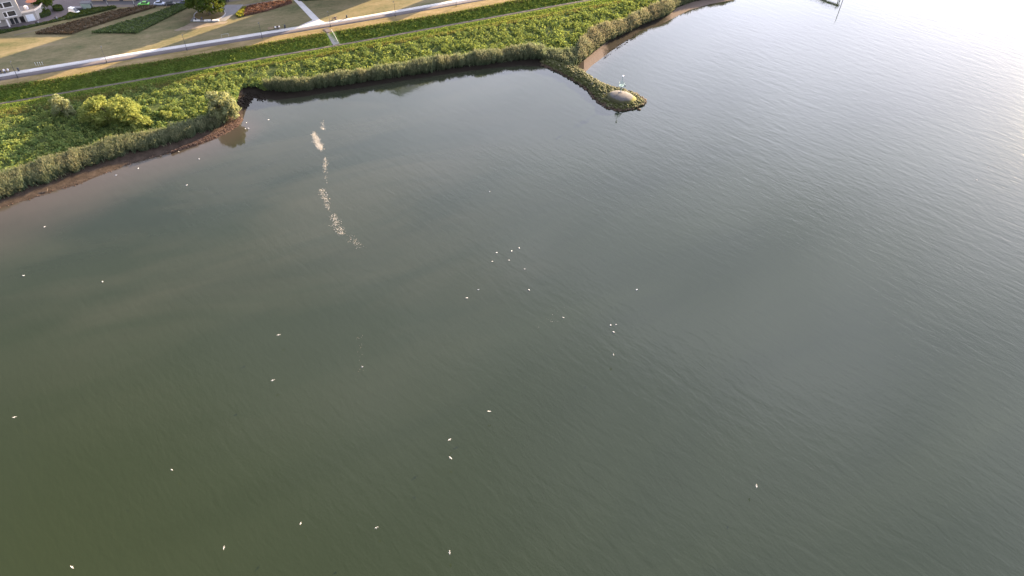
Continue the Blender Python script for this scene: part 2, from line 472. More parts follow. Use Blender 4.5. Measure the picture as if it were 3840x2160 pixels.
# ------------------------------------------------------------------ water
def water_material():
    m, nt, b = nodes('river_water')
    at = N(nt, 'ShaderNodeAttribute', attribute_name='shallow')
    ac = N(nt, 'ShaderNodeAttribute', attribute_name='chop')
    ag = N(nt, 'ShaderNodeAttribute', attribute_name='green')
    flow = world_pos(nt, (0.3, 1.0, 1), R(30))
    big = noise(nt, flow, 0.03, 4, 0.55, 0.6)
    deep = mix(nt, ramp(nt, big, [(0.35, (0, 0, 0)), (0.65, (1, 1, 1))]), (0.0108, 0.0172, 0.0095), (0.0145, 0.0218, 0.0122))
    deep = mix(nt, ag.outputs['Fac'], deep, (0.019, 0.0262, 0.0105))
    plume = ramp(nt, noise(nt, world_pos(nt, (0.28, 1, 1), R(24)), 0.05, 5, 0.6, 0.7), [(0.40, (0, 0, 0)), (0.72, (0.75, 0.75, 0.75))])
    al = N(nt, 'ShaderNodeAttribute', attribute_name='silt')
    deep = mix(nt, math_(nt, 'MULTIPLY', plume, al.outputs['Fac']), deep, (0.031, 0.035, 0.0225))
    patch = noise(nt, world_pos(nt), 0.07, 4, 0.6, 0.4)
    sh = math_(nt, 'MULTIPLY', at.outputs['Fac'], math_(nt, 'ADD', math_(nt, 'MULTIPLY', patch, 0.5), 0.72), True)
    col = mix(nt, sh, deep, (0.044, 0.037, 0.030))
    nt.links.new(col, b.inputs['Base Color'])
    b.inputs['IOR'].default_value = 1.333
    b.inputs['Specular IOR Level'].default_value = 0.5
    b.inputs['Roughness'].default_value = 0.055
    # wind ripples: long crests lying across the wind, finer ripples between them
    v1 = world_pos(nt, (0.30, 1.0, 1), R(-42))
    v2 = world_pos(nt, (0.4, 1.0, 1), R(-58))
    v3 = world_pos(nt, (0.55, 1.0, 1), R(-28))
    w1 = noise(nt, v1, 0.5, 2, 0.5, 0.5)
    w2 = noise(nt, v2, 1.05, 2, 0.5, 0.6)
    w3 = noise(nt, v3, 2.3, 2, 0.55, 0.3)
    h = math_(nt, 'ADD', math_(nt, 'MULTIPLY', w1, 0.55), math_(nt, 'ADD', math_(nt, 'MULTIPLY', w2, 0.26), math_(nt, 'MULTIPLY', w3, 0.12)))
    gust = noise(nt, world_pos(nt, (0.5, 1, 1), R(30)), 0.018, 3, 0.5, 0.5)
    amp = math_(nt, 'MULTIPLY', ac.outputs['Fac'], math_(nt, 'ADD', math_(nt, 'MULTIPLY', gust, 0.8), 0.6))
    bp = N(nt, 'ShaderNodeBump', Distance=0.22)
    nt.links.new(amp, bp.inputs['Strength'])
    nt.links.new(h, bp.inputs['Height'])
    nt.links.new(bp.outputs[0], b.inputs['Normal'])
    return m

gx = np.concatenate([np.linspace(-1500, -260, 20), np.arange(-250, 330, 2.5), np.linspace(340, 1800, 20)])
gy = np.concatenate([np.linspace(-900, 20, 16), np.arange(30, 330, 2.5), np.linspace(340, 1900, 20)])
GX, GY = np.meshgrid(gx, gy)
pts = np.stack([GX.ravel(), GY.ravel()], 1)
def dist_poly(P, poly):
    best = np.full(len(P), 1e9)
    for a, b_ in zip(poly[:-1], poly[1:]):
        d = b_ - a; L = (d * d).sum() + 1e-9
        t = np.clip(((P - a) @ d) / L, 0, 1)
        best = np.minimum(best, np.linalg.norm(P - (a + t[:, None] * d), axis=1))
    return best
xsel = (XS > -400) & (XS < 905)
d_left = dist_poly(pts, W_W[xsel][::3, :2])
reach = 11 + 20 * np.clip((-pts[:, 0] - 78) / 65, 0, 1)
shallow = np.clip(1 - d_left / reach, 0, 1) ** 1.2
d_beach = dist_poly(pts, W_W[(XS > 2195) & (XS < 2700)][::4, :2])
shallow = np.maximum(shallow, 0.45 * np.clip(1 - d_beach / 6, 0, 1) ** 1.3)
d_mid = dist_poly(pts, W_W[(XS > 905) & (XS < 2050)][::4, :2])
shallow = np.maximum(shallow, 0.4 * np.clip(1 - d_mid / 5, 0, 1))
d_any = np.minimum(np.minimum(d_left, d_mid), d_beach)
right = np.clip((pts[:, 0] + 40) / 140, 0, 1)
chop = (0.19 + 0.21 * right) * (0.62 + 0.38 * np.clip(d_any / 60, 0, 1))
green = np.clip((30 - pts[:, 0]) / 110, 0, 1) * np.clip((140 - pts[:, 1]) / 90, 0, 1) * 0.75
ny, nx = GX.shape
ii = np.arange(nx * ny).reshape(ny, nx)
wf = np.stack([ii[:-1, :-1], ii[:-1, 1:], ii[1:, 1:], ii[1:, :-1]], -1).reshape(-1, 4)
me = quads('water', np.stack([pts[:, 0], pts[:, 1], np.zeros(len(pts))], 1), 0, True, wf)
silt = np.clip((25 - pts[:, 0]) / 70, 0, 1) * np.clip((pts[:, 1] - 70) / 60, 0, 1)
for nm, arr in (('silt', silt), ('shallow', shallow), ('chop', chop), ('green', green)):
    a = me.attributes.new(nm, 'FLOAT', 'POINT'); a.data.foreach_set('value', arr.astype(np.float32))
tag(obj('water', me, water_material()), kind='structure')

# ------------------------------------------------------------------ vegetation
def cards(C, size, up=0.3, aspect=1.0, nrm=None):
    """leaf quads round the centres C; up biases them to face upward"""
    n = len(C)
    nv = rng.normal(size=(n, 3))
    if nrm is not None: nv = nv * 0.55 + nrm * 1.0
    nv[:, 2] += up * 2
    nv /= np.linalg.norm(nv, axis=1)[:, None]
    t = np.cross(nv, rng.normal(size=(n, 3))); t /= np.linalg.norm(t, axis=1)[:, None] + 1e-9
    b_ = np.cross(nv, t)
    s = (size * (0.6 + 0.8 * rng.random(n)))[:, None] * 0.5
    t = t * s * aspect; b_ = b_ * s
    return np.stack([C - t - b_ * 0.6, C + t * 0.5 - b_, C + t + b_ * 0.6, C - t * 0.5 + b_], 1).reshape(-1, 3)

def dome_leaves(base, rad, hgt, per, shell=0.35):
    """points over a set of leafy hummocks"""
    n = len(base)
    k = np.repeat(np.arange(n), per)
    th = rng.random(len(k)) * 2 * math.pi
    cz = rng.random(len(k)) ** 0.8
    sr = np.sqrt(np.maximum(0, 1 - cz ** 2))
    rr = 1 - shell * rng.random(len(k)) ** 1.5
    d = np.stack([np.cos(th) * sr, np.sin(th) * sr, cz], 1)
    C = base[k] + d * (np.stack([rad[k], rad[k], hgt[k]], 1)) * rr[:, None]
    return C, d

def in_stairs(P):
    a = g(1238, 119, 5.9); b_ = g(1259, 167, 3.6)
    A = np.array([a.x, a.y]); B = np.array([b_.x, b_.y]); d = B - A
    t = np.clip(((P[:, :2] - A) @ d) / (d @ d), -0.3, 1.1)
    return np.linalg.norm(P[:, :2] - (A + t[:, None] * d), axis=1) < 1.9

# marsh herbs: uneven leafy hummocks
M['marsh'] = leaf_mat('marsh_leaves', [(0.22, (0.04, 0.085, 0.042)), (0.40, (0.085, 0.14, 0.055)), (0.55, (0.155, 0.21, 0.07)), (0.72, (0.235, 0.265, 0.09)), (0.9, (0.31, 0.29, 0.13))], 0.5, (0.36, 0.42, 0.07), 0.16, 0.55)
P1, v1 = strip_points(RB, MO, 2900, -500, 2560, -0.05, 0.97)
P1[:, 2] -= 0.1
r1 = 0.8 + 1.5 * rng.random(len(P1)) ** 1.6; h1 = (0.5 + 1.8 * rng.random(len(P1)) ** 1.4) * (1 - 0.55 * np.clip((v1 - 0.75) / 0.25, 0, 1))
C1, d1 = dome_leaves(P1, r1, h1, 56)
tag(obj('marsh_herbs', quads('marsh_herbs', cards(C1, np.full(len(C1), 0.36), 0.25, 1.0, d1), len(C1)), M['marsh']),
    'uneven sunlit green herbs covering the marsh between reeds and mown strip', 'herbs', kind='stuff')

# straw coloured tall grass along the mown edge
M['straw'] = leaf_mat('straw_grass', [(0.3, (0.10, 0.11, 0.03)), (0.6, (0.16, 0.15, 0.05)), (0.85, (0.22, 0.19, 0.08))], 0.4, (0.25, 0.23, 0.08), 0.3, 0.4)

def blades(P, h, w, lean, segs=3, droop=0.35, plume=0.0):
    """bent tapering blades; returns verts, faces, height attribute"""
    n = len(P)
    az_ = rng.random(n) * 2 * math.pi
    side = np.stack([np.cos(az_), np.sin(az_), np.zeros(n)], 1)
    V = []; Hh = []
    for k in range(segs + 1):
        t = k / segs
        c = P + np.stack([np.zeros(n), np.zeros(n), h * (t - droop * 0.25 * t ** 3)], 1) + lean * (t ** 1.8)[..., None] if False else \
            P + np.stack([np.zeros(n), np.zeros(n), h * (t - droop * 0.25 * t ** 3)], 1) + lean * (t ** 1.8)
        ww = (w * (1 - 0.75 * t ** 2) + plume * math.exp(-((t - 0.92) / 0.12) ** 2))[:, None] * 0.5
        V += [c - side * ww, c + side * ww]; Hh += [np.full(n, t), np.full(n, t)]
    V = np.stack(V, 1); m_ = V.shape[1]
    base = (np.arange(n) * m_)[:, None]
    F = np.concatenate([base + np.array([[2 * k, 2 * k + 1, 2 * k + 3, 2 * k + 2]]) for k in range(segs)], 0)
    return V.reshape(-1, 3), F, np.stack(Hh, 1).ravel()

def blade_obj(name, V, F, H, mat):
    me_ = quads(name, V, 0, False, F)
    a = me_.attributes.new('along', 'FLOAT', 'POINT'); a.data.foreach_set('value', H.astype(np.float32))
    return obj(name, me_, mat)

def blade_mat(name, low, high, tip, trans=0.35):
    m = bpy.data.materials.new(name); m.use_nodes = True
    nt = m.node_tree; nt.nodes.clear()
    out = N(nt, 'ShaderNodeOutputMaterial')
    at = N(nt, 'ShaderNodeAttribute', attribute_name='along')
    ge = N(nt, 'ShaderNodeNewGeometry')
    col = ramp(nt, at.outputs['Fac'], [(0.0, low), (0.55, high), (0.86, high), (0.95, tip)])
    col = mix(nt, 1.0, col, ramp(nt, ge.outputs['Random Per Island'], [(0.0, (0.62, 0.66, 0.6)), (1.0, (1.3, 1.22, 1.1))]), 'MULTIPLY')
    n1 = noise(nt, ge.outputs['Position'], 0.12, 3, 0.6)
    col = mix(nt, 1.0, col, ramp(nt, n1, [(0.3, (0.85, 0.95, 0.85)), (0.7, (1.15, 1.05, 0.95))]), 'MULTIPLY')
    d = N(nt, 'ShaderNodeBsdfDiffuse'); nt.links.new(col, d.inputs[0])
    t = N(nt, 'ShaderNodeBsdfTranslucent'); nt.links.new(col, t.inputs[0])
    mx = N(nt, 'ShaderNodeMixShader'); mx.inputs[0].default_value = trans
    nt.links.new(d.outputs[0], mx.inputs[1]); nt.links.new(t.outputs[0], mx.inputs[2])
    nt.links.new(mx.outputs[0], out.inputs['Surface'])
    return m

M['reed'] = blade_mat('reed_blades', (0.085, 0.115, 0.085), (0.145, 0.18, 0.125), (0.19, 0.20, 0.145), 0.5)
M['reed_dry'] = blade_mat('reed_blades_browner', (0.08, 0.10, 0.068), (0.145, 0.165, 0.115), (0.20, 0.185, 0.14), 0.5)
M['tall_grass'] = blade_mat('bank_tall_grass', (0.11, 0.185, 0.04), (0.18, 0.26, 0.06), (0.29, 0.29, 0.105), 0.6)

def reed_bed(name, n, xlo, xhi, mat, label, hmean=3.1, A=RF, B=RB, lb=1.0):
    P, v = strip_points(A, B, n, xlo, xhi)
    # the front stands in rounded lobes: each lobe pushes out over the mud and leans to the water
    s = P @ np.array([PROM_DIR.x, PROM_DIR.y, 0])
    ph = s / 2.1 + 2.2 * np.sin(s * 0.19) + 1.5 * np.sin(s * 0.53 + 1) + 0.5 * np.sin(s * 1.7)
    lobe = np.abs(np.sin(ph))
    keep = (v > 0.27 * lb * (1 - lobe) ** 0.8) | (rng.random(n) < 0.06)
    P, v, s, ph, lobe = P[keep], v[keep], s[keep], ph[keep], lobe[keep]
    m_ = len(P)
    out = np.array([0.30, -0.95, 0])
    front = np.clip(1 - v / 0.35, 0, 1)
    hh = hmean * 1.1 * (1 - 0.18 * lb + 0.18 * lb * lobe) * (0.92 + 0.08 * np.sin(s * 0.37) + 0.05 * np.sin(s * 0.93 + 2)) * (0.68 + 0.55 * rng.random(m_)) * (0.62 + 0.38 * np.clip(v / 0.3, 0, 1))
    along = np.array([PROM_DIR.x, PROM_DIR.y, 0])
    lean = out * (0.1 + 0.75 * front)[:, None] + along * (np.cos(ph) * np.sign(np.sin(ph)) * -0.22)[:, None] + rng.normal(size=(m_, 3)) * [0.42, 0.42, 0.0]
    P = P - [0, 0, 0.15]
    V, F, H = blades(P, hh, np.full(m_, 0.15), lean, 3, 0.5, 0.09)
    return tag(blade_obj(name, V, F, H, mat), label, 'reeds', kind='stuff')

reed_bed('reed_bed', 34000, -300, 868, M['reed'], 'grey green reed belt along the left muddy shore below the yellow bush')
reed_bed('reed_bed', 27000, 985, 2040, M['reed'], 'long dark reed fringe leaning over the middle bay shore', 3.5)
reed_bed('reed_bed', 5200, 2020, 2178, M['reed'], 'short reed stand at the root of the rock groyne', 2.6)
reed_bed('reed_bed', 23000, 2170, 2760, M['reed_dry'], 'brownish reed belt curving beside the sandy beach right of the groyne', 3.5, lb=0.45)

# creek mouth: low dark herbs between the two reed belts
P2, v2 = strip_points(RF, RB, 260, 868, 1000, 0.2, 1.0)
C2, d2 = dome_leaves(P2, np.full(len(P2), 0.7), np.full(len(P2), 1.0), 34)
tag(obj('creek_herbs', quads('creek_herbs', cards(C2, np.full(len(C2), 0.36), 0.25, 1.0, d2), len(C2)), M['marsh']),
    'dark low herbs above the muddy creek mouth between the reed belts', 'herbs', kind='stuff')

# embankment grass
P6, v6 = strip_points(PB, BT, 1500, -500, 2300, 0.12, 1.0)
P6 = P6[~in_stairs(P6)]
C6, d6 = dome_leaves(P6, 0.35 + 0.7 * rng.random(len(P6)), 0.2 + 0.5 * rng.random(len(P6)) ** 1.5, 16)
tag(obj('bank_weeds', quads('bank_weeds', cards(C6, np.full(len(C6), 0.3), 0.25, 1.0, d6), len(C6)), leaf_mat('bank_weed_leaves', [(0.2, (0.06, 0.105, 0.026)), (0.55, (0.10, 0.155, 0.035)), (0.85, (0.16, 0.19, 0.055))], 0.5, (0.25, 0.3, 0.06), 0.2, 0.5)),
    'leafy weeds scattered over the embankment slope', 'weeds', kind='stuff')
P3, v3 = strip_points(PB, BT, 42000, -500, 2300, 0.04, 1.05)
P3 = P3[~in_stairs(P3)]; m3 = len(P3)
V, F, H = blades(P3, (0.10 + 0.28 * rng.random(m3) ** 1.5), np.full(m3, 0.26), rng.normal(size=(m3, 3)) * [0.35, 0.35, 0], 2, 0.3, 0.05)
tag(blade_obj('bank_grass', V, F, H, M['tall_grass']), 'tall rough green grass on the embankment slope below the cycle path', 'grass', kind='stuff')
P7, v7 = strip_points(PB, BT, 6500, -500, 2300, 0.72, 1.08)  # straw tone along the crest imitates sunlight on the upper bank edge
P7 = P7[~in_stairs(P7)]; m7 = len(P7)
V, F, H = blades(P7, 0.25 + 0.4 * rng.random(m7), np.full(m7, 0.2), rng.normal(size=(m7, 3)) * [0.3, 0.3, 0], 2, 0.4, 0.06)
tag(obj('straw_grass', quads('straw_grass', V, 0, False, F), M['straw']), 'pale grass along the embankment crest, its straw tone standing for the sunlit edge', 'grass', kind='stuff')
P4, v4 = strip_points(MO, PF, 16000, -500, 2400, -0.25, 0.85)
m4 = len(P4)
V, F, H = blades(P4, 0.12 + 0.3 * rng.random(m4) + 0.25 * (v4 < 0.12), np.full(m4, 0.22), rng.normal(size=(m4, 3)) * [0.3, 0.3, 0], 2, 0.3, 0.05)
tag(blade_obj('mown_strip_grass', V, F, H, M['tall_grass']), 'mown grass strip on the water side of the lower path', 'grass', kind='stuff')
P5, v5 = strip_points(RB, MO, 7000, -500, 2500, 0.9, 1.02)
m5 = len(P5)
V, F, H = blades(P5, 0.5 + 0.4 * rng.random(m5), np.full(m5, 0.2), rng.normal(size=(m5, 3)) * [0.3, 0.3, 0], 2, 0.4, 0.06)
V5 = quads('straw_grass', V, 0, False, F)
tag(obj('straw_grass', V5, M['straw']), 'pale straw coloured grass along the marsh edge of the mown strip', 'grass', kind='stuff')

# ------------------------------------------------------------------ trees and shrubs
M['bark'] = plain('bark', (0.085, 0.065, 0.048), 0.9, 0, 0.35, 6)
M['yellow_leaf'] = leaf_mat('yellow_green_leaves', [(0.2, (0.10, 0.14, 0.035)), (0.5, (0.18, 0.215, 0.06)), (0.8, (0.26, 0.285, 0.10))], 0.45, (0.38, 0.40, 0.10), 0.35, 0.4)
M['willow_leaf'] = leaf_mat('silver_willow_leaves', [(0.2, (0.11, 0.14, 0.07)), (0.5, (0.20, 0.225, 0.115)), (0.85, (0.29, 0.30, 0.17))], 0.45, (0.40, 0.40, 0.16), 0.4, 0.35)
M['dark_leaf'] = leaf_mat('dark_green_leaves', [(0.2, (0.022, 0.045, 0.012)), (0.5, (0.05, 0.085, 0.02)), (0.85, (0.10, 0.13, 0.03))], 0.35, (0.28, 0.26, 0.02), 0.4, 0.4)
M['hedge_leaf'] = leaf_mat('clipped_hedge_leaves', [(0.2, (0.022, 0.04, 0.012)), (0.5, (0.045, 0.07, 0.018)), (0.85, (0.08, 0.105, 0.03))], 0.25, (0.2, 0.2, 0.03), 0.5, 0.4)

def tree(name, base, lobes, leaf, per, size, mat, label, cat, trunks, group=None):
    """lobes: (dx,dy,dz,r) leaf clumps; trunks: list of polylines with radii"""
    root = tag(empty(name, base), label, cat, group)
    mb = MB()
    for pl in trunks:
        for (a, ra), (b_, rb) in zip(pl[:-1], pl[1:]): mb.tube(a, b_, ra, rb, 8)
    # limbs to the larger lobes
    for l in lobes[:14]:
        mb.tube((0, 0, max(0.3, l[2] * 0.35)), (l[0] * 0.85, l[1] * 0.85, l[2]), 0.11, 0.04, 6)
    mb.build('trunk', M['bark'], root)
    Cs = []; Ds = []
    for l in lobes:
        k = max(20, int(per * l[3] ** 2))
        d = rng.normal(size=(k, 3)); d /= np.linalg.norm(d, axis=1)[:, None]
        rr = l[3] * (1 - 0.45 * rng.random(k) ** 1.7)
        c = np.array(l[:3]) + d * rr[:, None] * [1, 1, 0.85]
        ok = c[:, 2] > 0.15
        Cs.append(c[ok]); Ds.append(d[ok])
    C = np.concatenate(Cs); D = np.concatenate(Ds)
    obj('crown', quads('crown', cards(C, np.full(len(C), size), 0.1, leaf, D), len(C)), mat, root)
    return root

def mound_lobes(n, ax, ay, az_, r0, r1, low=0.25):
    L = []
    for _ in range(n):
        th = random.random() * 2 * math.pi; c = low + (1 - low) * random.random() ** 0.7; s = math.sqrt(max(0, 1 - c * c * 0.92))
        q = 0.72 + 0.28 * random.random()
        L.append((ax * s * math.cos(th) * q, ay * s * math.sin(th) * q, az_ * c * q, r0 + (r1 - r0) * random.random()))
    for _ in range(n // 3):
        th = random.random() * 2 * math.pi; q = random.random() ** 0.5 * 0.7
        L.append((ax * q * math.cos(th), ay * q * math.sin(th), az_ * 0.5 * random.random() + 0.3, r1))
    return L

tree('yellow_shrub', g(430, 462, 1.7), mound_lobes(80, 10.0, 5.8, 8.0, 0.8, 1.8), 1.0, 70, 0.36, M['yellow_leaf'],
     'big rounded yellow green bush in the marsh between the two willows', 'bush',
     [[((0, 0, 0), 0.3), ((0.4, 0.2, 2.4), 0.22), ((1.2, 0, 5), 0.08)], [((1, 0.4, 0), 0.22), ((3.5, 0.6, 3), 0.1)], [((-1, 0, 0), 0.22), ((-3.5, 0.3, 3.5), 0.1)]])
tree('yellow_shrub', g(530, 474, 1.6), mound_lobes(24, 4.4, 2.6, 3.0, 0.6, 1.1), 1.0, 80, 0.34, M['yellow_leaf'],
     'low yellow bush lobe at the waterside foot of the big yellow bush', 'bush', [[((0, 0, 0), 0.15), ((0.3, 0, 1.6), 0.06)]])
tree('yellow_shrub', g(622, 440, 1.9), mound_lobes(12, 1.9, 1.5, 2.2, 0.45, 0.8), 1.0, 90, 0.3, M['yellow_leaf'],
     'small round yellow bush standing apart right of the big yellow bush', 'bush', [[((0, 0, 0), 0.1), ((0.1, 0, 1.2), 0.05)]])
tree('willow_shrub', g(250, 437, 1.8), mound_lobes(32, 3.4, 2.9, 6.8, 0.6, 1.2), 2.2, 85, 0.26, M['willow_leaf'],
     'small silvery willow standing left of the big yellow bush', 'willow', [[((0, 0, 0), 0.16), ((0.2, 0, 2.5), 0.12), ((0.4, 0.1, 5), 0.04)], [((0.1, 0, 0.4), 0.1), ((-1.0, 0.2, 4), 0.04)]])
tree('willow_shrub', g(842, 442, 0.9), mound_lobes(54, 5.5, 4.0, 8.6, 0.7, 1.5), 2.2, 75, 0.27, M['willow_leaf'],
     'large silvery willow on the gravel spit beside the creek mouth', 'willow', [[((0, 0, 0), 0.2), ((0.2, 0, 3), 0.14), ((0.4, 0.1, 7), 0.04)], [((0.3, 0, 0.3), 0.14), ((1.8, 0.2, 5), 0.05)], [((-0.2, 0, 0.3), 0.14), ((-1.8, 0.2, 5), 0.05)]])
tl = mound_lobes(130, 6.9, 6.9, 6.0, 0.9, 1.8, -0.95)
tl = [(a, b_, c + 6.3, r) for a, b_, c, r in tl]
tree('round_tree', g(787, 56, 6.2), tl, 1.0, 55, 0.42, M['dark_leaf'],
     'large round green tree on the plaza behind the white bench blocks', 'tree', [[((0, 0, 0), 0.42), ((0.05, 0, 3.2), 0.32), ((0.1, 0.1, 7), 0.2), ((0.2, 0, 11), 0.06)]])
tl = [(a, b_, c + 3.0, r) for a, b_, c, r in mound_lobes(30, 3.6, 3.2, 2.6, 0.7, 1.3, -0.8)]
tree('garden_tree', g(172, 40, 6.2), tl, 1.0, 60, 0.38, M['dark_leaf'],
     'leafy green tree beside the apartment block terrace', 'tree', [[((0, 0, 0), 0.2), ((0, 0.1, 2.5), 0.14), ((0.1, 0, 5), 0.05)]])

def shrub_box(name, px, h, label, cat, mat, size=0.3, dens=26, core=(0.03, 0.045, 0.015), z=6.2, group=None, wavy=0.15):
    """clipped planting: an earth dark core and a skin of leaves, built on its outline"""
    P = [g(x, y, z) for x, y in px]
    c = sum(P, Vector()) / len(P)
    root = tag(empty(name, c), label, cat, group)
    loc = [(p.x - c.x, p.y - c.y) for p in P]
    cm = M.setdefault('core_%s' % str(core), plain('planting_core', core, 0.95, 0, 0.3, 1.5))
    MB().prism([(x * 0.985, y * 0.985) for x, y in loc], 0, h * 0.8).build('stems', cm, root)
    L = np.array(loc); lo, hi = L.min(0), L.max(0)
    area = abs(sum(L[i][0] * L[(i + 1) % len(L)][1] - L[(i + 1) % len(L)][0] * L[i][1] for i in range(len(L)))) / 2
    n = int(area * dens)
    got = []; tot = 0
    while tot < n:
        q = lo + (hi - lo) * rng.random((4 * n, 2))
        ins = np.zeros(len(q), bool)
        j = len(L) - 1
        for i in range(len(L)):
            cnd = ((L[i][1] > q[:, 1]) != (L[j][1] > q[:, 1])) & (q[:, 0] < (L[j][0] - L[i][0]) * (q[:, 1] - L[i][1]) / (L[j][1] - L[i][1] + 1e-12) + L[i][0])
            ins ^= cnd; j = i
        got.append(q[ins]); tot += ins.sum()
    q = np.concatenate(got)[:n]
    zz = h * (0.82 + 0.2 * rng.random(n)) + wavy * np.sin(q[:, 0] * 1.3 + q[:, 1]) * np.sin(q[:, 1] * 1.7)
    C = [np.column_stack([q, zz])]
    for i in range(len(L)):
        a, b_ = L[i], L[(i + 1) % len(L)]
        k = int(np.linalg.norm(b_ - a) * h * dens * 0.8) + 4
        t = rng.random(k)[:, None]
        C.append(np.column_stack([a + (b_ - a) * t + rng.normal(size=(k, 2)) * 0.06, h * rng.random(k)]))
    C = np.concatenate(C)
    obj('foliage', quads('foliage', cards(C, np.full(len(C), size), 0.2), len(C)), mat, root)
    return root

M['bed_brown'] = leaf_mat('reddish_brown_planting', [(0.15, (0.05, 0.047, 0.03)), (0.5, (0.08, 0.064, 0.042)), (0.75, (0.105, 0.077, 0.052)), (0.95, (0.15, 0.13, 0.075))], 0.2, (0.3, 0.15, 0.06), 0.3, 0.5)
M['bed_green'] = leaf_mat('dark_green_planting', [(0.15, (0.04, 0.062, 0.028)), (0.5, (0.07, 0.10, 0.038)), (0.8, (0.12, 0.15, 0.055)), (0.98, (0.27, 0.27, 0.16))], 0.25, (0.15, 0.2, 0.04), 0.3, 0.45)
M['bed_red'] = leaf_mat('russet_planting', [(0.15, (0.06, 0.036, 0.028)), (0.5, (0.10, 0.06, 0.046)), (0.85, (0.14, 0.09, 0.066))], 0.25, (0.2, 0.09, 0.05), 0.5, 0.4)
M['bed_lime'] = leaf_mat('lime_planting', [(0.15, (0.09, 0.12, 0.02)), (0.6, (0.20, 0.21, 0.035)), (0.9, (0.28, 0.27, 0.05))], 0.35, (0.45, 0.4, 0.04), 0.5, 0.4)
shrub_box('planting_bed', [(134, 128), (213, 101), (369, 62), (413, 48), (541, 25), (586, 27), (463, 64), (300, 117), (270, 129)], 0.7, 'long reddish brown planting bed on the lawn below the forecourt hedge', 'flower bed', M['bed_brown'], 0.36, 14, (0.06, 0.045, 0.025))
shrub_box('planting_bed', [(345, 124), (444, 93), (580, 54), (667, 20), (720, 20), (716, 24), (512, 126)], 0.7, 'pointed dark green planting bed left of the round tree', 'flower bed', M['bed_green'], 0.36, 14)
shrub_box('planting_bed', [(914, 61), (997, 43), (1095, 13), (1093, 4), (1000, 14), (925, 28)], 0.7, 'russet red planting bed between the plaza and the white link path', 'flower bed', M['bed_red'], 0.36, 16, (0.09, 0.045, 0.03))
shrub_box('planting_bed', [(897, 66), (913, 62), (924, 29), (911, 32), (886, 58)], 0.7, 'lime green planting at the plaza end of the russet bed', 'flower bed', M['bed_lime'], 0.36, 18, (0.07, 0.08, 0.02))
shrub_box('hedge', [(-200, 172), (0, 127), (100, 106), (205, 83), (250, 73), (252, 60), (200, 79), (100, 100), (0, 116), (-200, 160)], 0.45, 'low clipped hedge strip between forecourt and lawn at the left edge', 'hedge', M['hedge_leaf'], 0.3, 22)
shrub_box('hedge', [(252, 74), (340, 55), (438, 31), (434, 28.5), (345, 35), (300, 47), (262, 53), (253, 62)], 0.8, 'broad clipped hedge in front of the white van and grey green kiosk', 'hedge', M['hedge_leaf'], 0.3, 22)
shrub_box('hedge', [(122, 66), (131, 71), (160, 67), (191, 57), (190, 49), (150, 52), (124, 56)], 1.6, 'dark clipped hedge block on the forecourt beside the annex', 'hedge', M['hedge_leaf'], 0.3, 24)
th = [i * math.pi / 6 for i in range(12)]
shrub_box('round_shrub', [(219 + 19 * math.cos(a), 36 + 7 * math.sin(a)) for a in th], 1.3, 'rounded clipped shrub in the paved forecourt', 'shrub', M['hedge_leaf'], 0.3, 26)
shrub_box('planting_bed', [(1120, 4), (1200, 0), (1310, -20), (1130, -24), (1116, -4)], 0.7, 'dark green planting at the top of the white link path', 'flower bed', M['bed_green'], 0.36, 14)

# ------------------------------------------------------------------ groyne
def stone_material():
    m, nt, b = nodes('groyne_stone')
    ge = N(nt, 'ShaderNodeNewGeometry')
    oi = N(nt, 'ShaderNodeObjectInfo')
    r_ = math_(nt, 'FRACT', math_(nt, 'ADD', oi.outputs['Random'], ge.outputs['Random Per Island']))
    n1 = noise(nt, ge.outputs['Position'], 1.2, 4, 0.6)
    n2 = noise(nt, ge.outputs['Position'], 5.0, 4, 0.6)
    base = ramp(nt, r_, [(0.1, (0.03, 0.025, 0.018)), (0.5, (0.055, 0.047, 0.03)), (0.82, (0.085, 0.07, 0.048)), (0.97, (0.2, 0.18, 0.15))])
    moss = mix(nt, n2, (0.024, 0.032, 0.008), (0.062, 0.066, 0.016))
    col = mix(nt, ramp(nt, n1, [(0.30, (0, 0, 0)), (0.48, (1, 1, 1))]), base, moss)
    sx = N(nt, 'ShaderNodeSeparateXYZ'); nt.links.new(ge.outputs['Position'], sx.inputs[0])
    tide = math_(nt, 'ADD', sx.outputs['Z'], math_(nt, 'MULTIPLY', n2, 0.3))
    wet = ramp(nt, tide, [(0.50, (1, 1, 1)), (0.85, (0, 0, 0))])
    col = mix(nt, wet, col, mix(nt, r_, (0.028, 0.02, 0.014), (0.075, 0.05, 0.034)))
    nt.links.new(col, b.inputs['Base Color'])
    b.inputs['Roughness'].default_value = 0.85
    b.inputs['Specular IOR Level'].default_value = 0.25
    return m
M['stone'] = stone_material()

def rock_mesh(name, seed):
    r = random.Random(seed)
    bm = bmesh.new()
    bmesh.ops.create_icosphere(bm, subdivisions=1, radius=0.5)
    sx, sy, sz = 1.0 + 0.5 * r.random(), 0.8 + 0.3 * r.random(), 0.62 + 0.3 * r.random()
    for v in bm.verts:
        k = 1 + r.uniform(-0.2, 0.16)
        v.co = Vector((v.co.x * sx * k, v.co.y * sy * k, v.co.z * sz * k))
    me_ = bpy.data.meshes.new(name); bm.to_mesh(me_); bm.free()
    me_.materials.append(M['stone'])
    return me_
ROCKS = [rock_mesh('stone', i) for i in range(7)]
pairs = [((2020, 236), (2110, 205)), ((2034, 247), (2140, 232)), ((2105, 279), (2186, 266)), ((2167, 314), (2208, 284)), ((2208, 342), (2254, 311)), ((2221, 362), (2298, 327)),
         ((2245, 388), (2354, 338)), ((2276, 407), (2397, 358)), ((2323, 419), (2421, 375)), ((2369, 411), (2419, 390))]
Lp = [np.array(g(*a, 0.0)) for a, _ in pairs]; Rp = [np.array(g(*b_, 0.0)) for _, b_ in pairs]
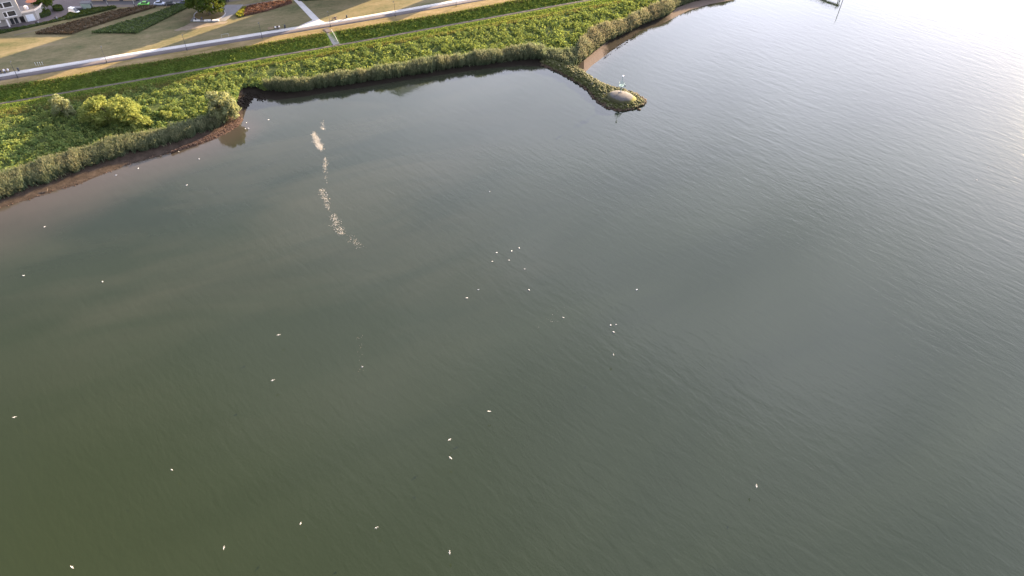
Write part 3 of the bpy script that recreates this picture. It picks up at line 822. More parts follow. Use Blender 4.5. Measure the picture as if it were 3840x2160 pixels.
def groyne_point(u, v):
    """u 0..1 root to head, v -1..1 across; height profile of the mound"""
    f = u * (len(pairs) - 1); i = min(int(f), len(pairs) - 2); t = f - i
    a = Lp[i] * (1 - t) + Lp[i + 1] * t; b_ = Rp[i] * (1 - t) + Rp[i + 1] * t
    c = (a + b_) / 2; p = c + (b_ - a) / 2 * v
    crest = 1.55 if u < 0.85 else 1.55 * max(0.25, (1 - u) / 0.15)
    z = crest * (1 - abs(v) ** 2.2)
    if u < 0.12: z = max(z, 1.2 * (1 - u / 0.12) * (1 - abs(v)))
    return np.array([p[0], p[1], z])
gv = []; NU, NV = 60, 15
for i in range(NU):
    for j in range(NV):
        v = -1.25 + 2.5 * j / (NV - 1)
        p = groyne_point(i / (NU - 1), v)
        if abs(v) > 1: p[2] = -1.6 * (abs(v) - 1) / 0.25
        gv.append(p)
gf = [(i * NV + j, (i + 1) * NV + j, (i + 1) * NV + j + 1, i * NV + j + 1) for i in range(NU - 1) for j in range(NV - 1)]
groyne = obj('groyne', mesh('groyne', gv, gf, True), M['stone'])
tag(groyne, 'curved rock groyne with mossy stones running out into the river', 'groyne')
stones = []
for _ in range(2300):
    u = random.random() ** 0.9; v = random.uniform(-1.06, 1.06)
    p = groyne_point(u, max(-1, min(1, v)))
    if abs(v) > 0.98: p[2] = -0.05
    stones.append((p, 0.34 + 0.95 * random.random() ** 2.6))
stones.sort(key=lambda s: -s[1])
def place_rock(me_, p, s, parent, rnd=random):
    o = bpy.data.objects.new('stone', me_); COL.objects.link(o)
    o.parent = parent; o.location = p
    o.scale = (s, s, s); o.rotation_euler = (rnd.uniform(-0.5, 0.5), rnd.uniform(-0.5, 0.5), rnd.uniform(0, 6.3))
    return o
for k, (p, s) in enumerate(stones[:290]): place_rock(ROCKS[k % 7], p, s, groyne)
def joined_rocks(name, lst, mat, parent=None):
    Vs = []; Fs = []; b0 = 0
    for k, (p, s) in enumerate(lst):
        me_ = ROCKS[k % 7]
        co = np.empty(len(me_.vertices) * 3, np.float32); me_.vertices.foreach_get('co', co); co = co.reshape(-1, 3)
        rot = np.array(Matrix.Rotation(random.uniform(0, 6.3), 3, 'Z') @ Matrix.Rotation(random.uniform(-0.6, 0.6), 3, 'X'))
        Vs.append((co * s) @ rot.T + p)
        fi = np.array([list(q.vertices) for q in me_.polygons]) + b0
        Fs.append(fi); b0 += len(co)
    o = obj(name, quads(name, np.concatenate(Vs), 0, False, np.concatenate(Fs)), mat, parent)
    return o
tag(joined_rocks('small_stones', stones[290:], M['stone'], groyne), kind='stuff')
p = g(2396, 411, 0.0); p.z = 0.1
lone = obj('boulder', ROCKS[2].copy(), None, None, p); lone.scale = (1.1, 1.1, 1.1)
tag(lone, 'single dark boulder in the water off the groyne head', 'boulder')

def dome_material():
    m, nt, b = nodes('dome_concrete')
    tc = N(nt, 'ShaderNodeTexCoord')
    sx = N(nt, 'ShaderNodeSeparateXYZ'); nt.links.new(tc.outputs['Object'], sx.inputs[0])
    n1 = noise(nt, tc.outputs['Object'], 0.8, 6, 0.65, 0.5)
    n2 = noise(nt, tc.outputs['Object'], 4.0, 4, 0.6)
    grey = ramp(nt, n2, [(0.3, (0.06, 0.057, 0.058)), (0.6, (0.095, 0.09, 0.09)), (0.8, (0.13, 0.123, 0.12))])
    grey = mix(nt, ramp(nt, n1, [(0.56, (0, 0, 0)), (0.62, (1, 1, 1))]), grey, (0.07, 0.063, 0.056))
    moss = mix(nt, n2, (0.028, 0.029, 0.010), (0.055, 0.053, 0.018))
    lichen = mix(nt, n2, (0.10, 0.095, 0.012), (0.17, 0.155, 0.018))
    hh = math_(nt, 'ADD', sx.outputs['Z'], math_(nt, 'MULTIPLY', n1, 1.2))
    low = ramp(nt, math_(nt, 'MULTIPLY', hh, 0.46), [(0.66, (1, 1, 1)), (0.80, (0, 0, 0))])
    east = ramp(nt, math_(nt, 'ADD', math_(nt, 'MULTIPLY', sx.outputs['X'], 0.1), math_(nt, 'MULTIPLY', n1, 0.5)), [(0.60, (0, 0, 0)), (0.72, (1, 1, 1))])
    col = mix(nt, low, grey, moss)
    col = mix(nt, east, col, lichen)
    nt.links.new(col, b.inputs['Base Color'])
    b.inputs['Roughness'].default_value = 0.9
    bump(nt, b, n2, 0.5, 0.05)
    return m
dc = g(2329, 368, 1.15)
da = g(2380, 378, 1.15) - g(2277, 358, 1.15)
V = []; F = []; NR, NS = 9, 36
for k in range(NR):
    a = k / (NR - 1) * math.pi / 2
    for i in range(NS):
        t = 2 * math.pi * i / NS
        wob = 1 + 0.035 * math.sin(3 * t + 1) + 0.02 * math.sin(7 * t)
        V.append((4.9 * math.cos(t) * math.cos(a) * wob, 3.9 * math.sin(t) * math.cos(a) * wob, 1.75 * math.sin(a) ** 1.1))
F = [(k * NS + i, k * NS + (i + 1) % NS, (k + 1) * NS + (i + 1) % NS, (k + 1) * NS + i) for k in range(NR - 1) for i in range(NS)]
dome = obj('concrete_dome', mesh('concrete_dome', V, F, True), dome_material(), None, dc, math.atan2(da.y, da.x))
tag(dome, 'grey domed concrete mound with yellow lichen on the groyne head', 'mound')

# beacon
M['beacon'] = plain('pale_green_paint', (0.20, 0.30, 0.29), 0.5, 0.0, 0.1, 3)
M['beacon_dark'] = plain('grey_green_steel', (0.09, 0.13, 0.135), 0.5, 0.0, 0.15, 3)
M['white_paint'] = plain('white_paint', (0.80, 0.80, 0.80), 0.35, 0, 0.05, 3)
bb = g(2323.5, 343, 3.45)
bb = Vector((dc.x - 0.3, dc.y + 0.9, 2.78))
bc = tag(empty('beacon', bb), 'slim pale green navigation beacon on the concrete dome', 'beacon')
MB().box(-0.45, 0.45, -0.45, 0.45, -0.15, 0.2).build('footing', plain('footing_concrete', (0.2, 0.19, 0.19), 0.9), bc)
MB().tube((0, 0, 0.2), (0, 0, 2.4), 0.12, 0.10, 10).tube((0, 0, 2.4), (0, 0, 5.4), 0.08, 0.06, 10).build('pole', M['beacon'], bc)
MB().lathe([(0.15, 2.35), (0.85, 2.42), (0.88, 2.5), (0.12, 2.52)], 14).build('platform', M['beacon'], bc)
mb = MB()
for i in range(8):
    t = i * math.pi / 4; mb.tube((0.82 * math.cos(t), 0.82 * math.sin(t), 2.5), (0.82 * math.cos(t), 0.82 * math.sin(t), 3.45), 0.03, 0.03, 5)
for zz in (3.0, 3.45):
    mb.path([(0.82 * math.cos(i * math.pi / 8), 0.82 * math.sin(i * math.pi / 8), zz) for i in range(17)], 0.03, 5)
mb.build('guard_rail', M['beacon'], bc)
for k in range(3):
    t = k * 2 * math.pi / 3 + 0.4
    MB().tube((0.14 * math.cos(t), 0.14 * math.sin(t), 1.5), (0.75 * math.cos(t), 0.75 * math.sin(t), 2.4), 0.045, 0.045, 5).build('bracket', M['beacon_dark'], bc)
mb = MB().tube((0.28, -0.2, 0.2), (0.28, -0.2, 3.3), 0.025, 0.025, 5).tube((0.28, 0.2, 0.2), (0.28, 0.2, 3.3), 0.025, 0.025, 5)
for i in range(10): mb.tube((0.28, -0.2, 0.45 + i * 0.3), (0.28, 0.2, 0.45 + i * 0.3), 0.018, 0.018, 5)
mb.build('ladder', M['beacon_dark'], bc)
MB().box(0.95, 1.35, -0.2, 0.2, 2.2, 2.75).box(0.5, 0.97, -0.03, 0.03, 2.42, 2.48).build('control_box', M['beacon_dark'], bc)
ln = MB().lathe([(0.2, 5.38), (0.24, 5.45), (0.24, 5.5)], 12).build('lantern', M['beacon_dark'], bc)
MB().lathe([(0.27, 5.5), (0.30, 5.75), (0.26, 5.98), (0.12, 6.1), (0.03, 6.13)], 12).build('lens', M['white_paint'], ln, smooth=True)

# ------------------------------------------------------------------ gravel spit, driftwood
M['gravel'] = ground_mat('rusty_gravel', [(0.3, (0.045, 0.029, 0.022)), (0.5, (0.07, 0.045, 0.034)), (0.72, (0.10, 0.068, 0.052))], 0.6, 5.0, 0.9, bs=1.0, bd=0.2)
sp_l = [(640, 575), (680, 562), (740, 545), (800, 524), (850, 502), (895, 474), (914, 448)]
sp_b = [(640, 571), (680, 554), (735, 530), (790, 504), (838, 475), (872, 455), (896, 440)]
sv = []
for (a, b_) in zip(sp_l, sp_b):
    A = np.array(g(*a, 0)); B = np.array(g(*b_, 0.5))
    for k in range(6):
        t = k / 5; q = A * (1 - t) + B * t; q[2] = -0.15 + 0.85 * math.sin(min(1, t * 1.25) * math.pi / 2) + 0.05 * random.random(); sv.append(q)
sf = [(i * 6 + j, (i + 1) * 6 + j, (i + 1) * 6 + j + 1, i * 6 + j + 1) for i in range(len(sp_l) - 1) for j in range(5)]
spit = obj('gravel_spit', mesh('gravel_spit', sv, sf, True), M['gravel'])
tag(spit, kind='structure')
rub = []
for _ in range(1100):
    i = random.randrange(len(sp_l) - 1); t = random.random(); k = random.random()
    A = np.array(g(sp_l[i][0] * (1 - t) + sp_l[i + 1][0] * t, sp_l[i][1] * (1 - t) + sp_l[i + 1][1] * t, 0)); B = np.array(g(sp_b[i][0] * (1 - t) + sp_b[i + 1][0] * t, sp_b[i][1] * (1 - t) + sp_b[i + 1][1] * t, 0.5))
    q = A * (1 - k) + B * k; q[2] = -0.1 + 0.82 * math.sin(min(1, k * 1.25) * math.pi / 2); rub.append((q, 0.16 + 0.3 * random.random() ** 2))
M['rubble'] = leaf_mat('rusty_rubble', [(0.1, (0.032, 0.021, 0.016)), (0.5, (0.066, 0.042, 0.032)), (0.9, (0.13, 0.095, 0.078))], 0.0, patch=0.4, patch_amt=0.3)
tag(joined_rocks('rubble', rub, M['rubble'], spit), kind='stuff')

dw = tag(empty('driftwood', g(160, 722, 0.12)), 'dark crooked driftwood branch lying on the left mud shore', 'driftwood')
MB().tube((-1.6, -0.25, 0.0), (0.2, 0.0, 0.12), 0.07, 0.11, 7).tube((0.2, 0.0, 0.12), (1.1, 0.35, 0.16), 0.11, 0.09, 7).build('log', M['bark'], dw)
MB().tube((1.05, 0.33, 0.15), (0.95, 1.3, 0.45), 0.09, 0.05, 7).tube((0.95, 1.3, 0.45), (0.6, 1.6, 0.6), 0.05, 0.02, 6).build('branch', M['bark'], dw)

wr = []
for _ in range(420):
    x = random.uniform(-40, 700); y = float(curve(C_WATER, np.array([x]))[0]) - random.uniform(-2, 16) * (1 if x < 500 else 0.6)
    q = np.array(g(x, y, 0.06)); wr.append((q, 0.08 + 0.32 * random.random() ** 3))
tag(joined_rocks('wrack', wr, M['rubble']), 'scattered pebbles and wrack along the left tide line', 'wrack', kind='stuff')
# low mud clods at the creek mouth and beach
clods = []
for _ in range(500):
    x = random.uniform(875, 1000); y = random.uniform(348, 405)
    yl = float(curve(C_WATER, np.array([x]))[0])
    if y < yl + 6:
        q = np.array(g(x, y, 0.1)); q[2] = 0.05 + 0.3 * max(0, min(1, (yl - y) / 30)); clods.append((q, 0.2 + 0.5 * random.random() ** 2))
for _ in range(160):
    x = random.uniform(2262, 2385); y = float(curve(C_WATER, np.array([x]))[0]) - random.uniform(-10, 16)
    q = np.array(g(x, y, 0.05)); clods.append((q, 0.15 + 0.35 * random.random() ** 2))
tag(joined_rocks('mud_clods', clods, M['mud']), 'dark clods of mud and stone at the creek mouth and beach edge', 'clods', kind='stuff')

# sunlight thrown on the bay, imitated with clusters of tiny pale flakes
M['glint'], fnt, fb = nodes('pale_sun_glint')
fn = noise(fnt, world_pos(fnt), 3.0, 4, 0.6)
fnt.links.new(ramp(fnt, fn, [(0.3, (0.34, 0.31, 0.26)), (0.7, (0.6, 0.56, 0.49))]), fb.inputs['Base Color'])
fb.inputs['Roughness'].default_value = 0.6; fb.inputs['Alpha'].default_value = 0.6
def glint(poly, n, size, soft=0.0):
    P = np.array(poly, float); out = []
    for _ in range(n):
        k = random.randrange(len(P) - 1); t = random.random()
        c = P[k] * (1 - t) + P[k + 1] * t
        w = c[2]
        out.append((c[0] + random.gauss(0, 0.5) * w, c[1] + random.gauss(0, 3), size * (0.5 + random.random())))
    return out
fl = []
fl += glint([(1209, 458, 7), (1210, 480, 9), (1211, 484, 5)], 80, 0.26)
fl += glint([(1176, 500, 8), (1185, 522, 14), (1196, 546, 15), (1204, 562, 7)], 900, 0.27)
fl += glint([(1220, 594, 6), (1219, 620, 10), (1220, 645, 9)], 150, 0.25)
fl += glint([(1226, 655, 8), (1217, 690, 5)], 8, 0.3)
fl += glint([(1207, 708, 9), (1212, 728, 16), (1222, 750, 12), (1232, 790, 8)], 190, 0.24)
fl += glint([(1250, 805, 14), (1258, 830, 18), (1272, 860, 20), (1280, 880, 12)], 220, 0.24)
fl += glint([(1305, 880, 24), (1350, 930, 22)], 70, 0.18)
fl += glint([(1350, 1250, 22), (1360, 1400, 18)], 20, 0.12)
fl += glint([(2080, 1130, 50), (2060, 1230, 50)], 22, 0.1)
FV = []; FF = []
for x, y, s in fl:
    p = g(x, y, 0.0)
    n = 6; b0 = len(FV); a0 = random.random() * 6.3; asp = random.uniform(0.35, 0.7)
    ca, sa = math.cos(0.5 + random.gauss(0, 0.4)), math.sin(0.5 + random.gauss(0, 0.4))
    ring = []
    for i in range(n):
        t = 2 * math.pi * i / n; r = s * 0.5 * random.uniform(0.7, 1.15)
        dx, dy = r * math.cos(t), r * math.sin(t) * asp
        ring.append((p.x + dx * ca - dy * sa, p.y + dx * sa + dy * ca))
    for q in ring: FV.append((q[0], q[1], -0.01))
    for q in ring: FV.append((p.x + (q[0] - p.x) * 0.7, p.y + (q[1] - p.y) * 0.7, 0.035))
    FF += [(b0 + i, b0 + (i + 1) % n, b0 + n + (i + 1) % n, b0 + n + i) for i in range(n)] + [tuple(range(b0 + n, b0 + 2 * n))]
tag(obj('glint_flakes', mesh('glint_flakes', FV, FF), M['glint']), 'broken line of pale flakes standing for sunlight thrown on the bay', 'glint', kind='stuff')

# ------------------------------------------------------------------ gulls
def loft(rings, cap=True):
    V = [v for r in rings for v in r]; n = len(rings[0])
    F = [(k * n + i, k * n + (i + 1) % n, (k + 1) * n + (i + 1) % n, (k + 1) * n + i) for k in range(len(rings) - 1) for i in range(n)]
    if cap: F += [tuple(range(n - 1, -1, -1)), tuple(range((len(rings) - 1) * n, len(rings) * n))]
    return V, F
def ell(x, z, ry, rz, n=8): return [(x, ry * math.cos(2 * math.pi * i / n), z + rz * math.sin(2 * math.pi * i / n)) for i in range(n)]
M['feather'] = plain('white_feathers', (0.42, 0.42, 0.42), 0.7, 0, 0.1, 8)
M['feather_grey'] = plain('grey_feathers', (0.55, 0.56, 0.58), 0.7, 0, 0.08, 8)
M['beak'] = plain('yellow_beak', (0.6, 0.38, 0.05), 0.5)
GB = loft([ell(-0.34, 0.10, 0.015, 0.008), ell(-0.24, 0.10, 0.07, 0.03), ell(-0.10, 0.09, 0.13, 0.09), ell(0.06, 0.085, 0.14, 0.11), ell(0.18, 0.12, 0.09, 0.09), ell(0.23, 0.19, 0.055, 0.055), ell(0.27, 0.23, 0.055, 0.05), ell(0.33, 0.22, 0.02, 0.018)])
GULL_SIT = mesh('gull_body', GB[0], GB[1], True); GULL_SIT.materials.append(M['feather'])
GF = loft([ell(-0.36, 0.0, 0.07, 0.008), ell(-0.22, 0.0, 0.05, 0.035), ell(-0.05, 0, 0.075, 0.065), ell(0.1, 0, 0.075, 0.06), ell(0.2, 0.01, 0.045, 0.045), ell(0.26, 0.015, 0.045, 0.045), ell(0.31, 0.01, 0.015, 0.015)])
GULL_FLY = mesh('gull_body', GF[0], GF[1], True); GULL_FLY.materials.append(M['feather'])
def wing_mesh(sgn, up):
    pts_ = [(0.10, 0.04, 0.0, 0.24), (0.15, 0.22, 0.09 * up, 0.22), (0.12, 0.40, 0.10 * up, 0.17), (-0.02, 0.60, 0.04 * up, 0.09), (-0.12, 0.70, 0.0, 0.02)]
    V = []; F = []
    for (x, y, z, c) in pts_:
        V += [(x, sgn * y, z), (x - c, sgn * y, z - 0.01), (x - c * 0.5, sgn * y, z + 0.02), (x - c * 0.5, sgn * y, z - 0.012)]
    for k in range(len(pts_) - 1):
        a = 4 * k
        F += [(a, a + 2, a + 6, a + 4), (a + 2, a + 1, a + 5, a + 6), (a + 1, a + 3, a + 7, a + 5), (a + 3, a, a + 4, a + 7)]
    me_ = mesh('wing', V, F, True); me_.materials.append(M['feather']); return me_
WINGS = {(s, u): wing_mesh(s, u) for s in (1, -1) for u in (1.0, 2.2)}
fwing = loft([ell(-0.40, 0.12, 0.012, 0.008), ell(-0.2, 0.14, 0.045, 0.03), ell(0.0, 0.15, 0.05, 0.03), ell(0.12, 0.14, 0.015, 0.02)])
FOLD = {}
for s in (1, -1):
    FOLD[s] = mesh('folded_wing', [(x, y + s * 0.095, z) for x, y, z in fwing[0]], fwing[1], True); FOLD[s].materials.append(M['feather_grey'])
BEAK = mesh('beak', *loft([ell(0.31, 0.22, 0.012, 0.012, 5), ell(0.38, 0.205, 0.003, 0.003, 5)])); BEAK.materials.append(M['beak'])

def gull(x, y, kind, label, rz, group, s=1.0):
    if kind == 's':
        p = g(x, y, 0.0); root = tag(empty('gull', (p.x, p.y, -0.03), rz), label, 'gull', group)
        obj('body', GULL_SIT, None, root)
        for sg in (1, -1): obj('folded_wing', FOLD[sg], None, root)
        obj('beak', BEAK, None, root)
    else:
        z = 2.5; p = g(x, y, z); root = tag(empty('gull', p, rz), label, 'gull', group)
        root.rotation_euler = (random.uniform(-0.35, 0.35), random.uniform(-0.1, 0.1), rz)
        obj('body', GULL_FLY, None, root)
        u = random.choice([1.0, 2.2])
        for sg in (1, -1): obj('wing', WINGS[(sg, u)], None, root)
    root.scale = (s, s, s)
K = 3840 / 2576
GULLS = [
 (36, 1050, 'f', 'gull flying low near the left edge in the lower half'),
 (181, 1427, 'f', 'gull flying nearest the bottom left corner'),
 (432, 1182, 'f', 'lone gull flying over green water in the lower left quarter'),
 (563, 1378, 'f', 'gull with spread wings near the bottom, left of the pair at equal height'),
 (756, 1317, 'f', 'left one of two gulls flying side by side near the bottom'),
 (947, 1328, 'f', 'right one of two gulls flying side by side near the bottom'),
 (1131, 1390, 'f', 'gull flying lowest in the picture near the bottom centre'),
 (1133, 1152, 'f', 'lower one of two gulls flying one below the other in the centre'),
 (1131, 1106, 'f', 'upper one of two gulls flying one below the other in the centre'),
 (1230, 1035, 'f', 'gull flying just above and right of the vertical pair in the centre'),
 (686, 957, 'f', 'gull with bent wings flying left of centre'),
 (701, 843, 'f', 'gull flying above the bent winged gull left of centre'),
 (59, 694, 's', 'white gull floating beside the left edge at mid height'),
 (258, 709, 's', 'white gull floating alone right of the left edge gull'),
 (112, 571, 's', 'white gull floating on the brown shallows below the left shore'),
 (1174, 750, 's', 'floating gull at the lower left end of the central flock'),
 (1204, 729, 's', 'floating gull second from the lower left end of the central flock'),
 (1238, 658, 's', 'floating gull at the left of the central flock, lower of the left pair'),
 (1280, 655, 's', 'floating gull in the middle of the central flock'),
 (1249, 636, 's', 'floating gull at the left of the central flock, upper of the left pair'),
 (1287, 632, 's', 'floating gull just below the topmost of the central flock'),
 (1306, 624, 's', 'topmost floating gull of the central flock'),
 (1320, 677, 's', 'floating gull at the right side of the central flock'),
 (1331, 730, 's', 'floating gull below the right side of the central flock'),
 (1417, 799, 's', 'floating gull alone between the central flock and the gull trio'),
 (1536, 818, 's', 'left gull of the close trio right of centre'),
 (1550, 817, 's', 'right gull of the close trio right of centre'),
 (1544, 836, 's', 'lowest gull of the close trio right of centre'),
 (1543, 892, 'f', 'gull flying just below the close trio right of centre'),
 (1602, 729, 's', 'small floating gull alone up and right of the close trio'),
 (1232, 482, 's', 'small floating gull alone in the upper middle of the bay'),
 (1267, 183, 's', 'small floating gull close to the middle reed fringe'),
 (1903, 1223, 'f', 'single gull flying over open water in the lower right'),
 (2457, 453, 's', 'left of two floating gulls near the right edge'),
 (2487, 420, 's', 'right of two floating gulls near the right edge'),
 (470, 466, 's', 'largest white gull floating below the left reed belt'),
 (501, 400, 's', 'white gull floating off the gravel spit'),
 (450, 382, 's', 'white gull at the foot of the gravel spit'),
 (381, 385, 's', 'left gull of the pair in the shade below the left reeds'),
 (386, 386, 's', 'right gull of the pair in the shade below the left reeds'),
 (348, 424, 's', 'gull on the shore shallows, right of the two below the reeds'),
 (293, 441, 's', 'gull on the shore shallows, left of the two below the reeds'),
 (912, 923, 's', 'faint floating gull left of centre below the sunlight flakes'),
 (620, 309, 's', 'small white gull at the tip of the gravel spit'),
 (617, 324, 's', 'lower left gull of the tiny pair off the spit tip'),
 (625, 323, 's', 'lower right gull of the tiny pair off the spit tip'),
 (675, 302, 's', 'tiny floating gull on the pale water off the creek mouth'),
]
for i, (x, y, k, lb) in enumerate(GULLS):
    gull(x * K, y * K, k, lb, random.uniform(0, 6.28), 'gulls on and over the river', (0.78 if k == 's' else 0.6) * random.uniform(0.8, 1.15))

# ------------------------------------------------------------------ stairs
st = tag(empty('stairs', g(1259, 167, 3.6)), 'concrete stairway with handrail down the grassy embankment', 'stairs')
A = g(1234, 120.5, 5.95); B = g(1259.5, 166.5, 3.66)
dvec = Vector((A.x - B.x, A.y - B.y, 0)); run = dvec.length
st.rotation_euler = (0, 0, math.atan2(dvec.y, dvec.x)); st.location = B
M['step'] = plain('step_concrete', (0.30, 0.285, 0.28), 0.85, 0, 0.15, 2)
NST = 14
for i in range(NST):
    x0 = run * i / NST
    z1 = (A.z - B.z) * (i + 1) / NST
    MB().box(x0, x0 + run / NST * 1.02, -1.05, 1.05, z1 - 0.45, z1 - 0.003 * (i % 2)).build('step', M['step'], st)
M['steel'] = plain('galvanised_steel', (0.42, 0.43, 0.45), 0.4, 0.6, 0.1, 3)
sl = (A.z - B.z) / run
for yy in (-0.95, ):
    mb = MB().tube((0, yy, 1.05), (run, yy, 1.05 + sl * run), 0.05, 0.05, 6).tube((0, yy, 0.6), (run, yy, 0.6 + sl * run), 0.035, 0.035, 6)
    mb.build('handrail', M['steel'], st)
    for i in range(7):
        x = run * (i + 0.3) / 7
        MB().tube((x, yy, sl * x), (x, yy, 1.05 + sl * x), 0.035, 0.035, 6).build('rail_post', M['steel'], st)
mb = MB(); x1 = run
mb.add([(0, -1.3, 0.1), (x1, -1.3, sl * x1 + 0.1), (x1, -1.1, sl * x1 + 0.1), (0, -1.1, 0.1), (0, -1.3, -0.6), (x1, -1.3, sl * x1 - 0.6), (x1, -1.1, sl * x1 - 0.6), (0, -1.1, -0.6)],
       [(0, 1, 2, 3), (4, 7, 6, 5), (0, 4, 5, 1), (1, 5, 6, 2), (2, 6, 7, 3), (3, 7, 4, 0)])
mb.build('stringer', M['step'], st)

# ------------------------------------------------------------------ lamps along the cycle path
M['lamp_dark'] = plain('dark_lamp_paint', (0.045, 0.05, 0.055), 0.5, 0.2, 0.1, 3)
M['glass_lamp'] = plain('frosted_lamp_glass', (0.65, 0.66, 0.66), 0.25, 0, 0.05, 3)
LAMPS = [((68, 293), 'leftmost dark lamp post on the cycle path by the left edge'), ((402, 236), 'second dark cycle path lamp post from the left edge'),
         ((702, 190), 'dark cycle path lamp post between the dark green bed and the embankment'), ((984, 144), 'dark cycle path lamp post left of the bench with seated people'),
         ((1240, 101.5), 'dark cycle path lamp post at the top of the stairs'), ((1483, 62), 'dark cycle path lamp post right of the stairs'),
         ((1711, 23.5), 'rightmost dark cycle path lamp post at the top edge')]
def lamp_post(p, label, group, h=5.0, mats=('lamp_dark', 'glass_lamp'), arm=0.9, rz=0.0):
    r_ = tag(empty('lamp_post', p, rz), label, 'lamp post', group)
    MB().lathe([(0.14, 0), (0.14, 0.9), (0.09, 1.0)], 10).build('base', M['lamp_dark'], r_)
    MB().tube((0, 0, 1.0), (0, 0, h), 0.075, 0.05, 8).build('pole', M[mats[0]], r_)
    MB().tube((0, 0, h - 0.05), (0, arm, h + 0.08), 0.04, 0.035, 6).build('arm', M[mats[0]], r_)
    hd = MB().box(-0.16, 0.16, arm - 0.1, arm + 0.6, h + 0.03, h + 0.15).build('lamp_head', M[mats[0]], r_)
    MB().box(-0.12, 0.12, arm, arm + 0.5, h + 0.0, h + 0.027).build('lens', M[mats[1]], hd)
    return r_
for (x, y), lb in LAMPS:
    lamp_post(g(x, y, 6.2), lb, 'lamp posts along the cycle path', rz=PROM_ANG)
M['lamp_light'] = plain('pale_lamp_paint', (0.34, 0.36, 0.36), 0.5, 0.0, 0.05, 3)
for (x, y), lb in [((407, 26.5), 'pale street lamp with dark foot beside the kiosk'), ((506, 24), 'pale street lamp with dark foot left of the green car')]:
    lamp_post(g(x, y, 6.24), lb, 'street lamps along the pavement', 6.0, ('lamp_light', 'glass_lamp'), 0.6, PROM_ANG)

# ------------------------------------------------------------------ people, benches, bins
def skin_mesh(name, V, E, rad):
    me_ = bpy.data.meshes.new(name); me_.from_pydata(V, E, [])
    o = bpy.data.objects.new(name, me_); COL.objects.link(o)
    md = o.modifiers.new('skin', 'SKIN'); md.use_smooth_shade = True
    sv_ = me_.skin_vertices[0].data
    for i, r_ in enumerate(rad): sv_[i].radius = (r_, r_); sv_[i].use_root = (i == 0)
    ss = o.modifiers.new('sub', 'SUBSURF'); ss.levels = 1
    dg = bpy.context.evaluated_depsgraph_get(); dg.update()
    res = bpy.data.meshes.new_from_object(o.evaluated_get(dg))
    bpy.data.objects.remove(o); bpy.data.meshes.remove(me_)
    res.name = name
    return res
def body_points(seated):
    V = [(0, 0, 0.92), (0, 0, 1.12), (0, 0, 1.38), (0, 0, 1.50), (0, 0.01, 1.60), (0, 0.02, 1.70)]
    E = [(0, 1), (1, 2), (2, 3), (3, 4), (4, 5)]; rd = [0.15, 0.14, 0.16, 0.06, 0.095, 0.08]
    for s in (1, -1):
        b0 = len(V)
        if seated:
            V += [(s * 0.10, 0, 0.88), (s * 0.13, 0.42, 0.90), (s * 0.13, 0.46, 0.47), (s * 0.13, 0.60, 0.44)]
        else:
            V += [(s * 0.10, 0, 0.86), (s * 0.11, 0.02, 0.48), (s * 0.11, -0.01, 0.08), (s * 0.11, 0.15, 0.05)]
        E += [(0, b0), (b0, b0 + 1), (b0 + 1, b0 + 2), (b0 + 2, b0 + 3)]; rd += [0.10, 0.075, 0.05, 0.045]
        b0 = len(V)
        if seated: V += [(s * 0.19, 0, 1.40), (s * 0.24, 0.06, 1.14), (s * 0.16, 0.30, 1.02), (s * 0.13, 0.39, 1.0)]
        else: V += [(s * 0.19, 0, 1.42), (s * 0.25, -0.02, 1.14), (s * 0.25, 0.06, 0.90), (s * 0.25, 0.08, 0.80)]
        E += [(2, b0), (b0, b0 + 1), (b0 + 1, b0 + 2), (b0 + 2, b0 + 3)]; rd += [0.07, 0.05, 0.04, 0.035]
    if seated: V = [(x, y, z - 0.40) for x, y, z in V]
    return V, E, rd
BODY = {s: skin_mesh('person', *body_points(s)) for s in (True, False)}
SKIN = plain('skin', (0.42, 0.26, 0.19), 0.6)
CL = {}
def cloth(c):
    if c not in CL: CL[c] = plain('cloth', c, 0.9, 0, 0.15, 5)
    return CL[c]
def person(p, rz, seated, shirt, pants, hair, label):
    me_ = BODY[seated].copy()
    dz = -0.40 if seated else 0.0
    for m_ in (cloth(shirt), cloth(pants), SKIN, cloth(hair)): me_.materials.append(m_)
    for q in me_.polygons:
        c = q.center; z = c.z - dz
        if z > 1.66 or (z > 1.56 and c.y < -0.02): q.material_index = 3
        elif z > 1.47: q.material_index = 2
        elif z < 0.97 and abs(c.x) < 0.2: q.material_index = 1
        elif abs(c.x) > 0.1 and c.y > 0.34 and z > 0.93: q.material_index = 2
        else: q.material_index = 0
        if seated and z < 0.98 and not (abs(c.x) > 0.1 and c.y > 0.34 and z > 0.97): q.material_index = 1
    return tag(obj('person', me_, None, None, p, rz), label, 'person')
M['wood'] = plain('bench_wood', (0.26, 0.19, 0.13), 0.8, 0, 0.2, 4)
def bench(p, rz, label, L=1.9):
    r_ = tag(empty('park_bench', p, rz), label, 'bench', 'benches along the promenade')
    for k in range(4): MB().box(-L / 2, L / 2, -0.22 + k * 0.125, -0.12 + k * 0.125, 0.42, 0.46).build('seat_slat', M['wood'], r_)
    for k in range(3): MB().box(-L / 2, L / 2, -0.30 - k * 0.025, -0.26 - k * 0.025, 0.52 + k * 0.13, 0.62 + k * 0.13).build('back_slat', M['wood'], r_)
    for s in (-1, 1):
        MB().box(s * (L / 2 - 0.2) - 0.03, s * (L / 2 - 0.2) + 0.03, -0.32, 0.24, 0.0, 0.417).build('leg', M['lamp_dark'], r_)
        MB().tube((s * (L / 2 - 0.2), -0.24, 0.40), (s * (L / 2 - 0.2), -0.37, 0.90), 0.03, 0.03, 6).build('back_support', M['lamp_dark'], r_)
    return r_
